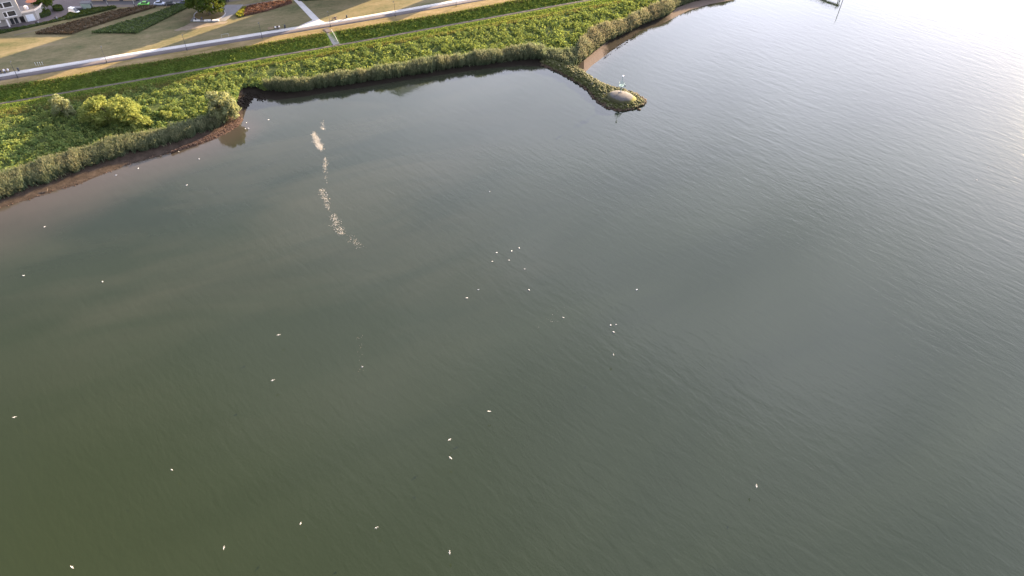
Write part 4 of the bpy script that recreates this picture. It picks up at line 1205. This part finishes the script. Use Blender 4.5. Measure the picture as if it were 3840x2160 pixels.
def bin_(p, label):
    r_ = tag(empty('litter_bin', p, PROM_ANG), label, 'litter bin', 'litter bins along the promenade')
    MB().lathe([(0.24, 0), (0.28, 0.08), (0.30, 0.9), (0.27, 0.95)], 12).build('bin_body', M['lamp_dark'], r_)
    MB().lathe([(0.32, 0.98), (0.30, 1.06), (0.1, 1.14)], 12).build('lid', M['lamp_dark'], r_)
FACE = PROM_ANG + math.pi   # towards the water: local +y points to the river
def along(x, y, d, back=0.0, z=6.2):
    p = g(x, y, z) + PROM_DIR * d; nrm = Vector((-PROM_DIR.y, PROM_DIR.x, 0)); return p + nrm * back
benches = [(8, 274, 'park bench with several people at the left end of the promenade'), (1017, 112, 'park bench right next to the three seated people on the promenade'),
           (1041, 108, 'park bench carrying three seated people left of the link path'), (1255, 74, 'park bench with one seated person right of the link path')]
for x, y, lb in benches: bench(along(x, y, 0), FACE, lb)
bench(along(27, 270, 0), FACE, 'second park bench with people at the left end of the promenade')
def seat_at(x, y, d, col, pants, hair, lb):
    p = along(x, y, d); nrm = Vector((PROM_DIR.y, -PROM_DIR.x, 0)); p = p + nrm * 0.02; p.z = 6.2 - 0.02
    person(p, FACE, True, col, pants, hair, lb)
seat_at(8, 274, -0.2, (0.05, 0.05, 0.06), (0.06, 0.06, 0.08), (0.05, 0.035, 0.02), 'person in dark clothes seated furthest left on the promenade')
seat_at(27, 270, -0.5, (0.32, 0.32, 0.34), (0.05, 0.05, 0.07), (0.06, 0.04, 0.03), 'person in grey top seated among the left bench group')
seat_at(27, 270, 0.45, (0.7, 0.7, 0.7), (0.35, 0.33, 0.3), (0.03, 0.02, 0.02), 'person in white top seated at the right of the left bench group')
person(along(20, 276, 0), FACE + 0.6, False, (0.65, 0.65, 0.66), (0.08, 0.08, 0.1), (0.05, 0.03, 0.02), 'person in pale top standing before the left benches')
seat_at(1041, 108, -0.65, (0.75, 0.74, 0.72), (0.1, 0.1, 0.12), (0.04, 0.03, 0.02), 'left person in white on the bench near the link path')
seat_at(1041, 108, 0.0, (0.04, 0.04, 0.05), (0.04, 0.04, 0.05), (0.03, 0.02, 0.02), 'middle person in black on the bench near the link path')
seat_at(1041, 108, 0.65, (0.7, 0.67, 0.6), (0.3, 0.26, 0.2), (0.12, 0.08, 0.04), 'right person in cream on the bench near the link path')
seat_at(1255, 74, 0.3, (0.05, 0.05, 0.07), (0.06, 0.06, 0.08), (0.04, 0.03, 0.02), 'dark clothed person seated on the bench right of the link path')
bin_(along(71, 266, 0), 'dark litter bin beside the left promenade benches'); bin_(along(1069, 104, 0), 'dark litter bin left of the link path junction'); bin_(along(1301, 68, 0), 'dark litter bin right of the link path junction')

# plaza bench blocks, kerb ring
M['white_stone'] = plain('white_bench_stone', (0.72, 0.71, 0.69), 0.6, 0, 0.05, 2)
for (x0, x1), lb in [((726, 750), 'left white bench block below the round tree'), ((766, 790), 'middle white bench block below the round tree'), ((797, 821), 'right white bench block below the round tree')]:
    a = g(x0, 81, 6.22); b_ = g(x1, 80, 6.22); L = (b_ - a).length
    r_ = tag(empty('bench_block', (a + b_) / 2, math.atan2((b_ - a).y, (b_ - a).x)), lb, 'bench', 'white bench blocks on the plaza')
    MB().box(-L / 2, L / 2, 0, 0.7, 0.1, 0.5).build('seat_slab', M['white_stone'], r_)
    MB().box(-L / 2 + 0.15, L / 2 - 0.15, 0.1, 0.6, 0, 0.098).build('plinth', M['lamp_dark'], r_)
pb = g(735, 79.5, 6.22); person(Vector((pb.x, pb.y + 0.25, 6.26)), math.pi, True, (0.05, 0.05, 0.06), (0.05, 0.05, 0.07), (0.03, 0.02, 0.02), 'dark clothed person seated on the left white bench block')
person(g(759, 79, 6.22), 0.4, False, (0.06, 0.06, 0.08), (0.07, 0.07, 0.09), (0.05, 0.03, 0.02), 'dark clothed person standing between the white bench blocks')
tb = g(787, 56, 6.2); mb = MB(); ring = []
for i in range(40):
    t = 2 * math.pi * i / 40; ring.append((math.cos(t), math.sin(t)))
V = [(5.6 * c, 5.6 * s, 0) for c, s in ring] + [(5.6 * c, 5.6 * s, 0.38) for c, s in ring] + [(5.3 * c, 5.3 * s, 0.38) for c, s in ring] + [(5.3 * c, 5.3 * s, 0.1) for c, s in ring]
F = [(k * 40 + i, k * 40 + (i + 1) % 40, (k + 1) * 40 + (i + 1) % 40, (k + 1) * 40 + i) for k in range(3) for i in range(40)]
kr = obj('tree_kerb', mesh('tree_kerb', V, F), M['step'], None, (tb.x, tb.y, 6.2)); tag(kr, 'round concrete kerb ringing the large plaza tree', 'kerb')
obj('soil_disc', mesh('soil_disc', [(5.31 * c, 5.31 * s, 0.14) for c, s in ring], [tuple(range(40))]), M['verge'], kr)

# little pale posts and goal frame on the lawn
for x, lb in [(136, 'first'), (145, 'second'), (153, 'third'), (162, 'fourth')]:
    p = g(x, 247 - (x - 136) * 0.1, 6.2)
    r_ = tag(empty('marker_post', p), '%s slim pale marker post from the left in the row of four on the lawn' % lb, 'post', 'pale marker posts on the lawn')
    MB().tube((0, 0, 0), (0, 0, 1.0), 0.05, 0.05, 6).build('shaft', M['lamp_light'], r_)
    MB().lathe([(0.08, 1.0), (0.08, 1.1), (0.02, 1.14)], 8).build('cap', M['white_paint'], r_)
gq = tag(empty('goal_frame', g(845, 139, 6.2), PROM_ANG), 'small pale goal frame on the shaded lawn by the promenade', 'goal')
MB().tube((-1.2, 0, 0), (-1.2, 0, 1.1), 0.035, 0.035, 6).build('goal_post', M['lamp_light'], gq)
MB().tube((1.2, 0, 0), (1.2, 0, 1.1), 0.035, 0.035, 6).build('goal_post', M['lamp_light'], gq)
MB().tube((-1.2, 0, 1.1), (1.2, 0, 1.1), 0.035, 0.035, 6).build('crossbar', M['lamp_light'], gq)

# ------------------------------------------------------------------ cars
def paint(name, c):
    m, nt, b = nodes(name)
    b.inputs['Base Color'].default_value = (*c, 1); b.inputs['Roughness'].default_value = 0.3
    b.inputs['Coat Weight'].default_value = 0.5; b.inputs['Coat Roughness'].default_value = 0.1
    n1 = noise(nt, N(nt, 'ShaderNodeTexCoord').outputs['Object'], 3, 3)
    nt.links.new(ramp(nt, n1, [(0.3, tuple(x * 0.9 for x in c)), (0.7, c)]), b.inputs['Base Color'])
    return m
M['car_glass'] = plain('car_glass', (0.02, 0.024, 0.03), 0.12, 0, 0.1, 2, 0.6)
M['tyre'] = plain('tyre_rubber', (0.02, 0.02, 0.02), 0.9)
M['rim'] = plain('wheel_rim', (0.45, 0.45, 0.46), 0.35, 0.7)
M['red_lamp'] = plain('red_lamp_glass', (0.35, 0.02, 0.02), 0.3)
M['head_lamp'] = plain('clear_lamp_glass', (0.75, 0.76, 0.78), 0.2)
LOWER = [(-2.05, 0.35, 0.80, 0.74), (-1.95, 0.25, 0.92, 0.84), (-1.3, 0.2, 0.95, 0.88), (0.0, 0.2, 0.95, 0.89), (0.9, 0.2, 0.92, 0.88), (1.6, 0.22, 0.84, 0.85), (2.0, 0.28, 0.70, 0.78), (2.1, 0.36, 0.58, 0.66)]
def ring_at(x, z0, z1, w): return [(x, -w * 0.92, z0), (x, -w, z0 + (z1 - z0) * 0.45), (x, -w * 0.93, z1 - 0.03), (x, -w * 0.82, z1), (x, w * 0.82, z1), (x, w * 0.93, z1 - 0.03), (x, w, z0 + (z1 - z0) * 0.45), (x, w * 0.92, z0)]
def car(p, rz, c, label, van=False, name='parked_car'):
    r_ = tag(empty(name, p, rz), label, 'van' if van else 'car', None if van else 'cars parked along the street')
    pm = paint('car_paint', c)
    V, F = loft([ring_at(*q) for q in LOWER])
    obj('body', mesh('body', V, F, True), pm, r_)
    k = 0.5 if van else 0.0
    CAB = [(-1.85 if van else -1.6, 0.9, 0.72), (-1.65 if van else -1.05, 1.42 + k, 0.60), (0.15 + k * 0.4, 1.46 + k, 0.60), (0.95 + k, 0.92, 0.70)]
    Vc = []
    for (x, z, w) in CAB: Vc += [(x, -w, z), (x, w, z)]
    # glasshouse: windscreen, rear window, side windows under a roof panel
    Vg = [(CAB[0][0], -CAB[0][2], 0.9), (CAB[1][0], -CAB[1][2], CAB[1][1]), (CAB[2][0], -CAB[2][2], CAB[2][1]), (CAB[3][0], -CAB[3][2], 0.9)]
    Vg = Vg + [(x, -y, z) for x, y, z in Vg]
    for nm, f, mt in [('side_window', (0, 1, 2, 3), M['car_glass']), ('side_window', (4, 7, 6, 5), M['car_glass']), ('rear_window', (0, 4, 5, 1), M['car_glass']), ('windscreen', (3, 2, 6, 7), M['car_glass'])]:
        obj(nm, mesh(nm, [Vg[i] for i in f], [(0, 1, 2, 3)]), mt if not (van and nm == 'side_window') else pm, r_)
    MB().add([(CAB[1][0] - 0.04, -0.62, CAB[1][1] - 0.02), (CAB[2][0] + 0.06, -0.62, CAB[2][1] - 0.02), (CAB[2][0] + 0.06, 0.62, CAB[2][1] - 0.02), (CAB[1][0] - 0.04, 0.62, CAB[1][1] - 0.02),
              (CAB[1][0] + 0.08, -0.52, CAB[1][1] + 0.05), (CAB[2][0] - 0.1, -0.52, CAB[2][1] + 0.05), (CAB[2][0] - 0.1, 0.52, CAB[2][1] + 0.05), (CAB[1][0] + 0.08, 0.52, CAB[1][1] + 0.05)],
             [(4, 5, 6, 7), (0, 1, 5, 4), (1, 2, 6, 5), (2, 3, 7, 6), (3, 0, 4, 7), (0, 3, 2, 1)]).build('roof', pm, r_)
    for x in (-1.3, 1.3):
        for s in (-1, 1):
            w = MB().tube((x, s * 0.70, 0.32), (x, s * 0.905, 0.32), 0.32, 0.31, 14).build('wheel', M['tyre'], r_)
            MB().tube((x, s * 0.90, 0.32), (x, s * 0.92, 0.32), 0.2, 0.19, 10).build('rim', M['rim'], w)
    for s in (-1, 1):
        MB().box(2.0, 2.1, s * 0.55 - 0.13, s * 0.55 + 0.13, 0.50, 0.62).build('headlight', M['head_lamp'], r_)
        MB().box(-2.07, -1.97, s * 0.62 - 0.1, s * 0.62 + 0.1, 0.58, 0.76).build('tail_light', M['red_lamp'], r_)
    return r_
rd_ = g(715, 18, 6.22) - g(540, 21, 6.22); RD = math.atan2(rd_.y, rd_.x)
car(g(541, 20, 6.22), RD + math.pi, (0.10, 0.42, 0.04), 'bright green car parked at the left end of the street row')
car(g(601, 18.5, 6.22), RD, (0.34, 0.38, 0.48), 'silver blue car parked next to the green car')
car(g(641, 18, 6.22), RD, (0.02, 0.02, 0.024), 'black car parked in the middle of the street row')
car(g(688, 15.5, 6.22), RD + math.pi, (0.055, 0.065, 0.095), 'dark blue grey car parked between the black and the white car')
car(g(727, 15, 6.22), RD + math.pi, (0.75, 0.76, 0.77), 'white car parked half behind the round tree')
car(g(842, 3, 6.24), RD, (0.05, 0.05, 0.065), 'dark car at the top edge right of the round tree')
car(g(281, 49, 6.2), RD - 0.45, (0.78, 0.79, 0.80), 'small white van parked by the hedge in front of the dark container', True, 'white_van')

# kiosk and container
M['kiosk'] = plain('grey_green_panel', (0.24, 0.30, 0.27), 0.6, 0, 0.1, 2)
M['dark_panel'] = plain('dark_panel', (0.05, 0.052, 0.062), 0.6, 0, 0.15, 2)
kp = g(327, 38, 6.24); kk = tag(empty('kiosk', kp, RD), 'grey green box kiosk with flat roof beside the street', 'kiosk')
MB().box(-1.6, 1.6, 0, 2.0, 0, 2.4).build('cabinet', M['kiosk'], kk)
MB().box(-1.8, 1.8, -0.2, 2.2, 2.4, 2.55).build('roof', M['dark_panel'], kk)
MB().box(1.603, 1.65, 0.3, 1.7, 0.1, 2.1).build('door', M['dark_panel'], kk)
for k in range(3): MB().box(-1.5 + k * 1.02, -0.55 + k * 1.02, -0.04, -0.003, 0.15, 2.2).build('panel', M['kiosk'], kk)
cp = g(293, 43, 6.24); ck = tag(empty('container', cp, RD), 'low dark container left of the grey green kiosk', 'container')
MB().box(-1.5, 1.5, 0, 1.5, 0.1, 1.2).build('tub', M['dark_panel'], ck)
MB().box(-1.55, 1.55, -0.05, 1.55, 1.2, 1.32).build('lid', plain('grey_lid', (0.12, 0.12, 0.14), 0.6), ck)
for s in (-1, 1): MB().box(s * 1.3 - 0.1, s * 1.3 + 0.1, 0.1, 1.4, 0, 0.098).build('skid', M['tyre'], ck)

# motorcycles
def motorbike(p, rz, label):
    r_ = tag(empty('motorcycle', p, rz), label, 'motorcycle', 'motorcycles on the forecourt')
    for x in (-0.68, 0.68):
        V = []; F = []
        for i in range(16):
            a = 2 * math.pi * i / 16
            for j in range(6):
                b_ = 2 * math.pi * j / 6; rr = 0.27 + 0.06 * math.cos(b_)
                V.append((x + rr * math.cos(a), 0.06 * math.sin(b_), 0.33 + rr * math.sin(a)))
        F = [(i * 6 + j, ((i + 1) % 16) * 6 + j, ((i + 1) % 16) * 6 + (j + 1) % 6, i * 6 + (j + 1) % 6) for i in range(16) for j in range(6)]
        obj('wheel', mesh('wheel', V, F, True), M['tyre'], r_)
    V, F = loft([ell(-0.35, 0.62, 0.10, 0.12), ell(0.0, 0.68, 0.16, 0.20), ell(0.3, 0.78, 0.17, 0.16), ell(0.5, 0.8, 0.06, 0.08)])
    obj('tank', mesh('tank', V, F, True), M['dark_panel'], r_)
    MB().box(-0.85, -0.1, -0.14, 0.14, 0.76, 0.86).build('seat', M['tyre'], r_)
    MB().tube((0.68, -0.1, 0.33), (0.42, -0.1, 1.0), 0.035, 0.035, 6).tube((0.68, 0.1, 0.33), (0.42, 0.1, 1.0), 0.035, 0.035, 6).build('fork', M['steel'], r_)
    MB().tube((0.38, -0.38, 1.05), (0.38, 0.38, 1.05), 0.025, 0.025, 6).build('handlebar', M['steel'], r_)
    MB().box(-0.3, 0.3, -0.13, 0.13, 0.25, 0.6).build('engine', M['steel'], r_)
motorbike(g(143, 91, 6.2), RD - 0.2, 'motorcycle parked nearer the left edge on the forecourt')
motorbike(g(213, 74, 6.2), RD - 0.5, 'motorcycle parked on the forecourt near the rounded shrub')

# ------------------------------------------------------------------ apartment block
M['render'] = plain('pale_facade_render', (0.30, 0.28, 0.26), 0.9, 0, 0.07, 0.5)
M['render2'] = plain('cream_side_wall', (0.58, 0.51, 0.44), 0.9, 0, 0.06, 0.5)
M['frame'] = plain('white_window_frame', (0.62, 0.60, 0.60), 0.5, 0, 0.05, 2)
M['pane'] = plain('window_glass', (0.03, 0.032, 0.036), 0.08, 0, 0.2, 0.6, 0.7)
M['roof_flat'] = plain('grey_roof_felt', (0.16, 0.155, 0.16), 0.95, 0, 0.15, 1)
M['rust'] = plain('red_brown_panel', (0.19, 0.085, 0.06), 0.8, 0, 0.15, 2)
Ac = g(84, 60, 9.0); fa = g(85, 59, 9.0) - g(15, 73, 9.0); FA = math.atan2(fa.y, fa.x)
ab = tag(empty('apartment_block', (Ac.x, Ac.y, 6.2), FA), 'pale multi storey apartment block with balconies in the top left corner', 'apartment block')
# local: x along the facade (to the right), y into the building, origin = lower right front corner of the overhang
FH = 3.1; W_ = 17.0; D_ = 22.0; Z0 = 2.8; NF = 5
ztop = Z0 + FH * NF
mb = MB(); mb.box(-W_, 0, 0, D_, Z0, ztop); mb.build('wall', M['render'], ab)
MB().box(0.003, 0.05, 0.0, D_, Z0, ztop).build('side_wall', M['render2'], ab)
MB().box(-W_ - 0.2, 0.25, -0.2, D_ + 0.2, ztop, ztop + 0.35).build('roof', M['roof_flat'], ab)
MB().box(-W_, -1.2, 1.6, D_, 0, Z0 - 0.003).build('ground_floor', M['render'], ab)
for x in (-5.1, -10.5): MB().box(x - 0.25, x + 0.25, 0.1, 0.6, 0, Z0 - 0.003).build('column', M['frame'], ab)
for f in range(NF):
    z = Z0 + f * FH + 0.75
    for x0 in (-5.3, -14.5):
        w = MB().box(x0, x0 + 3.9, -0.06, -0.003, z - 0.12, z + 1.75).build('window', M['frame'], ab)
        MB().box(x0 + 0.12, x0 + 1.0, -0.075, -0.063, z, z + 1.62).build('pane', M['pane'], w)
        MB().box(x0 + 1.35, x0 + 3.75, -0.075, -0.063, z, z + 1.62).build('pane', M['pane'], w)
        MB().box(x0 - 0.15, x0 + 4.05, -0.16, -0.063, z - 0.24, z - 0.123).build('sill', M['frame'], w)
    b_ = MB().box(-10.0, -7.0, -1.5, -0.003, Z0 + f * FH - 0.1, Z0 + f * FH + 0.1).build('balcony', M['render'], ab)
    MB().box(-10.0, -7.0, -1.56, -1.503, Z0 + f * FH - 0.15, Z0 + f * FH + 1.1).build('parapet', M['frame'], b_)
    MB().box(-10.06, -10.003, -1.5, 0, Z0 + f * FH - 0.15, Z0 + f * FH + 1.1).build('side_screen', M['rust'], b_)
    MB().box(-9.8, -7.2, -0.05, -0.003, Z0 + f * FH + 0.12, Z0 + f * FH + 2.3).build('balcony_door', M['pane'], b_)
for x in (-4.2, -2.9): MB().box(x, x + 1.0, 1.54, 1.597, 0.1, 2.3).build('ground_window', M['pane'], ab)
an = tag(empty('garage_annex', (Ac.x, Ac.y, 6.2), FA), 'low annex with pale garage door and roof terrace beside the apartment block', 'annex')
MB().prism([(0.2, 1.4), (4.2, 1.4), (6.2, 3.4), (8.3, 8.0), (0.2, 8.0)], 0, 3.0).build('wall', M['render'], an)
MB().prism([(0.1, 1.2), (4.3, 1.2), (6.4, 3.3), (8.6, 8.2), (0.1, 8.2)], 3.0, 3.12).build('roof', M['roof_flat'], an)
for a, b_ in [((0.1, 1.2), (4.3, 1.2)), ((4.3, 1.2), (6.4, 3.3)), ((6.4, 3.3), (8.6, 8.2))]:
    d = Vector((b_[0] - a[0], b_[1] - a[1], 0)); n_ = Vector((-d.y, d.x, 0)).normalized() * 0.2
    MB().prism([(a[0], a[1]), (b_[0], b_[1]), (b_[0] + n_.x, b_[1] + n_.y), (a[0] + n_.x, a[1] + n_.y)], 3.123, 3.75).build('parapet', M['render2'], an)
gd = MB().box(0.9, 3.4, 1.33, 1.397, 0.02, 2.35).build('garage_door', M['frame'], an)
for k in range(4): MB().box(0.95, 3.35, 1.30, 1.327, 0.06 + k * 0.57, 0.58 + k * 0.57).build('door_panel', plain('pale_blue_panel', (0.55, 0.58, 0.64), 0.5), gd)
pa = tag(empty('parasol', (Ac.x, Ac.y, 9.3), FA), 'dark red brown parasol on the annex roof terrace', 'parasol')
pa.location = Vector((Ac.x, Ac.y, 9.33)) + Matrix.Rotation(FA, 3, 'Z') @ Vector((4.6, 6.0, 0))
MB().tube((0, 0, 0), (0, 0, 2.4), 0.04, 0.04, 6).build('pole', M['steel'], pa)
MB().lathe([(1.9, 1.9), (1.0, 2.25), (0.05, 2.5)], 8).build('canopy', M['rust'], pa)
MB().lathe([(0.4, 0), (0.4, 0.08), (0.1, 0.12)], 10).build('base', M['step'], pa)
tk = tag(empty('water_tank', (0, 0, 0), FA), 'pale rounded tank on the annex roof beside the parasol', 'tank')
tk.location = Vector((Ac.x, Ac.y, 9.33)) + Matrix.Rotation(FA, 3, 'Z') @ Vector((2.2, 4.6, 0))
MB().lathe([(0.7, 0), (0.72, 0.9), (0.6, 1.1)], 14).build('tank_body', M['frame'], tk, smooth=False)
MB().lathe([(0.3, 1.1), (0.3, 1.2), (0.05, 1.24)], 10).build('lid', M['white_paint'], tk)

M['cladding'] = plain('pale_tower_cladding', (0.6, 0.6, 0.6), 0.5, 0, 0.06, 0.3)
def block(name, s0, s1, t0, dep, top, label, floors_h=3.2, base=6.18, skew=0.0):
    """a tower beyond the frame, laid out along and across the sun's bearing; it throws one of the long shadows"""
    e1 = Vector((math.cos(SUN_AZ), -math.sin(SUN_AZ), 0)); e2 = Vector((math.sin(SUN_AZ), math.cos(SUN_AZ), 0))
    o = e1 * s0 + e2 * t0
    r_ = tag(empty(name, (o.x, o.y, base), math.atan2(e1.y, e1.x)), label, 'tower')
    w = s1 - s0
    k = skew
    MB().prism([(0, 0), (w, k * w), (w, k * w + dep), (0, dep)], 0, top - base).build('wall', M['cladding'], r_)
    MB().prism([(-0.0, 0.3), (w, k * w + 0.3), (w, k * w + dep - 0.3), (0, dep - 0.3)], top - base + 0.003, top - base + 0.6).build('roof', M['roof_flat'], r_)
    nfl = int((top - base) / floors_h)
    for f in range(nfl):
        z = 1.0 + f * floors_h
        MB().prism([(0.4, -0.05 + k * 0.4), (w - 0.4, k * (w - 0.4) - 0.05), (w - 0.4, k * (w - 0.4) - 0.003), (0.4, k * 0.4 - 0.003)], z, z + 1.7).build('window_band', M['pane'], r_)
    return r_
TAN = math.tan(SUN_EL)
block('residential_tower', -270.2, -246.6, 175, 20, 6 + (175 - 34) * TAN, 'tall residential tower beyond the park, left one')
block('residential_tower', -240.5, -221.0, 175, 20, 1.5 + (175 - 38) * TAN, 'tall residential tower beyond the park, middle one')
block('residential_tower', -207.2, -200.2, 235, 12, 6.2 + (235 - 162) * TAN, 'slim lower tower beyond the park, right one')
block('long_apartment_block', -330, -250.0, 55.6 - 52.5 + 118, 12, 6.2 + 118 * TAN, 'long apartment slab beyond the street', skew=1.19)

# low garden wall behind the street
gw = g(345, 4, 6.2); ge_ = g(520, 3, 6.2); L = (ge_ - gw).length
wl = tag(empty('garden_wall', gw, math.atan2((ge_ - gw).y, (ge_ - gw).x)), 'ochre garden wall behind the street at the top edge', 'wall')
MB().box(0, L, 0, 0.3, 0, 1.9).build('wall', plain('ochre_render', (0.34, 0.28, 0.19), 0.9, 0, 0.1, 0.7), wl)
MB().box(-0.05, L + 0.05, -0.05, 0.35, 1.9, 2.0).build('coping', M['step'], wl)
for k in range(3): MB().box(4 + k * 6, 5.4 + k * 6, -0.05, -0.003, 0.02, 1.6).build('gate', M['dark_panel'], wl)

# ------------------------------------------------------------------ mooring jetty at the top edge
jt = tag(empty('jetty', (0, 0, 0)), 'dark steel mooring jetty with piles at the top edge of the river', 'jetty')
ja, jb = g(3150, -8, 0), g(3010, -58, 0)
jt.location = ja; jd = jb - ja; JL = jd.length; jt.rotation_euler = (0, 0, math.atan2(jd.y, jd.x))
M['jetty'] = plain('dark_weathered_steel', (0.05, 0.045, 0.045), 0.7, 0.2, 0.2, 2)
for k in range(4):
    x = JL * k / 3
    MB().tube((x, -0.9, -3), (x, -0.9, 4.5), 0.14, 0.14, 10).build('pile', M['jetty'], jt)
    MB().tube((x, 0.9, -3), (x, 0.9, 4.5), 0.14, 0.14, 10).build('pile', M['jetty'], jt)
    MB().tube((x, -0.9, 0.6), (x, 0.9, 3.0), 0.09, 0.09, 6).build('brace', M['jetty'], jt)
MB().box(-0.6, JL + 0.6, -1.2, 1.2, 3.1, 3.35).build('deck', M['jetty'], jt)
for s in (-1.12, 1.12):
    mb = MB().tube((-0.5, s, 4.4), (JL + 0.5, s, 4.4), 0.04, 0.04, 6).tube((-0.5, s, 3.9), (JL + 0.5, s, 3.9), 0.03, 0.03, 6)
    mb.build('rail', M['jetty'], jt)
    for k in range(9):
        x = -0.4 + (JL + 0.8) * k / 8; MB().tube((x, s, 3.35), (x, s, 4.4), 0.03, 0.03, 6).build('rail_post', M['jetty'], jt)
mp_ = tag(empty('mooring_pole', g(3152, 25, 0)), 'slim dark mooring pole standing in the river at the top edge', 'pole')
MB().tube((0, 0, -3), (0, 0, 6.5), 0.13, 0.12, 10).build('shaft', M['jetty'], mp_)
MB().lathe([(0.16, 6.5), (0.16, 6.65), (0.03, 6.75)], 10).build('cap', M['lamp_light'], mp_)
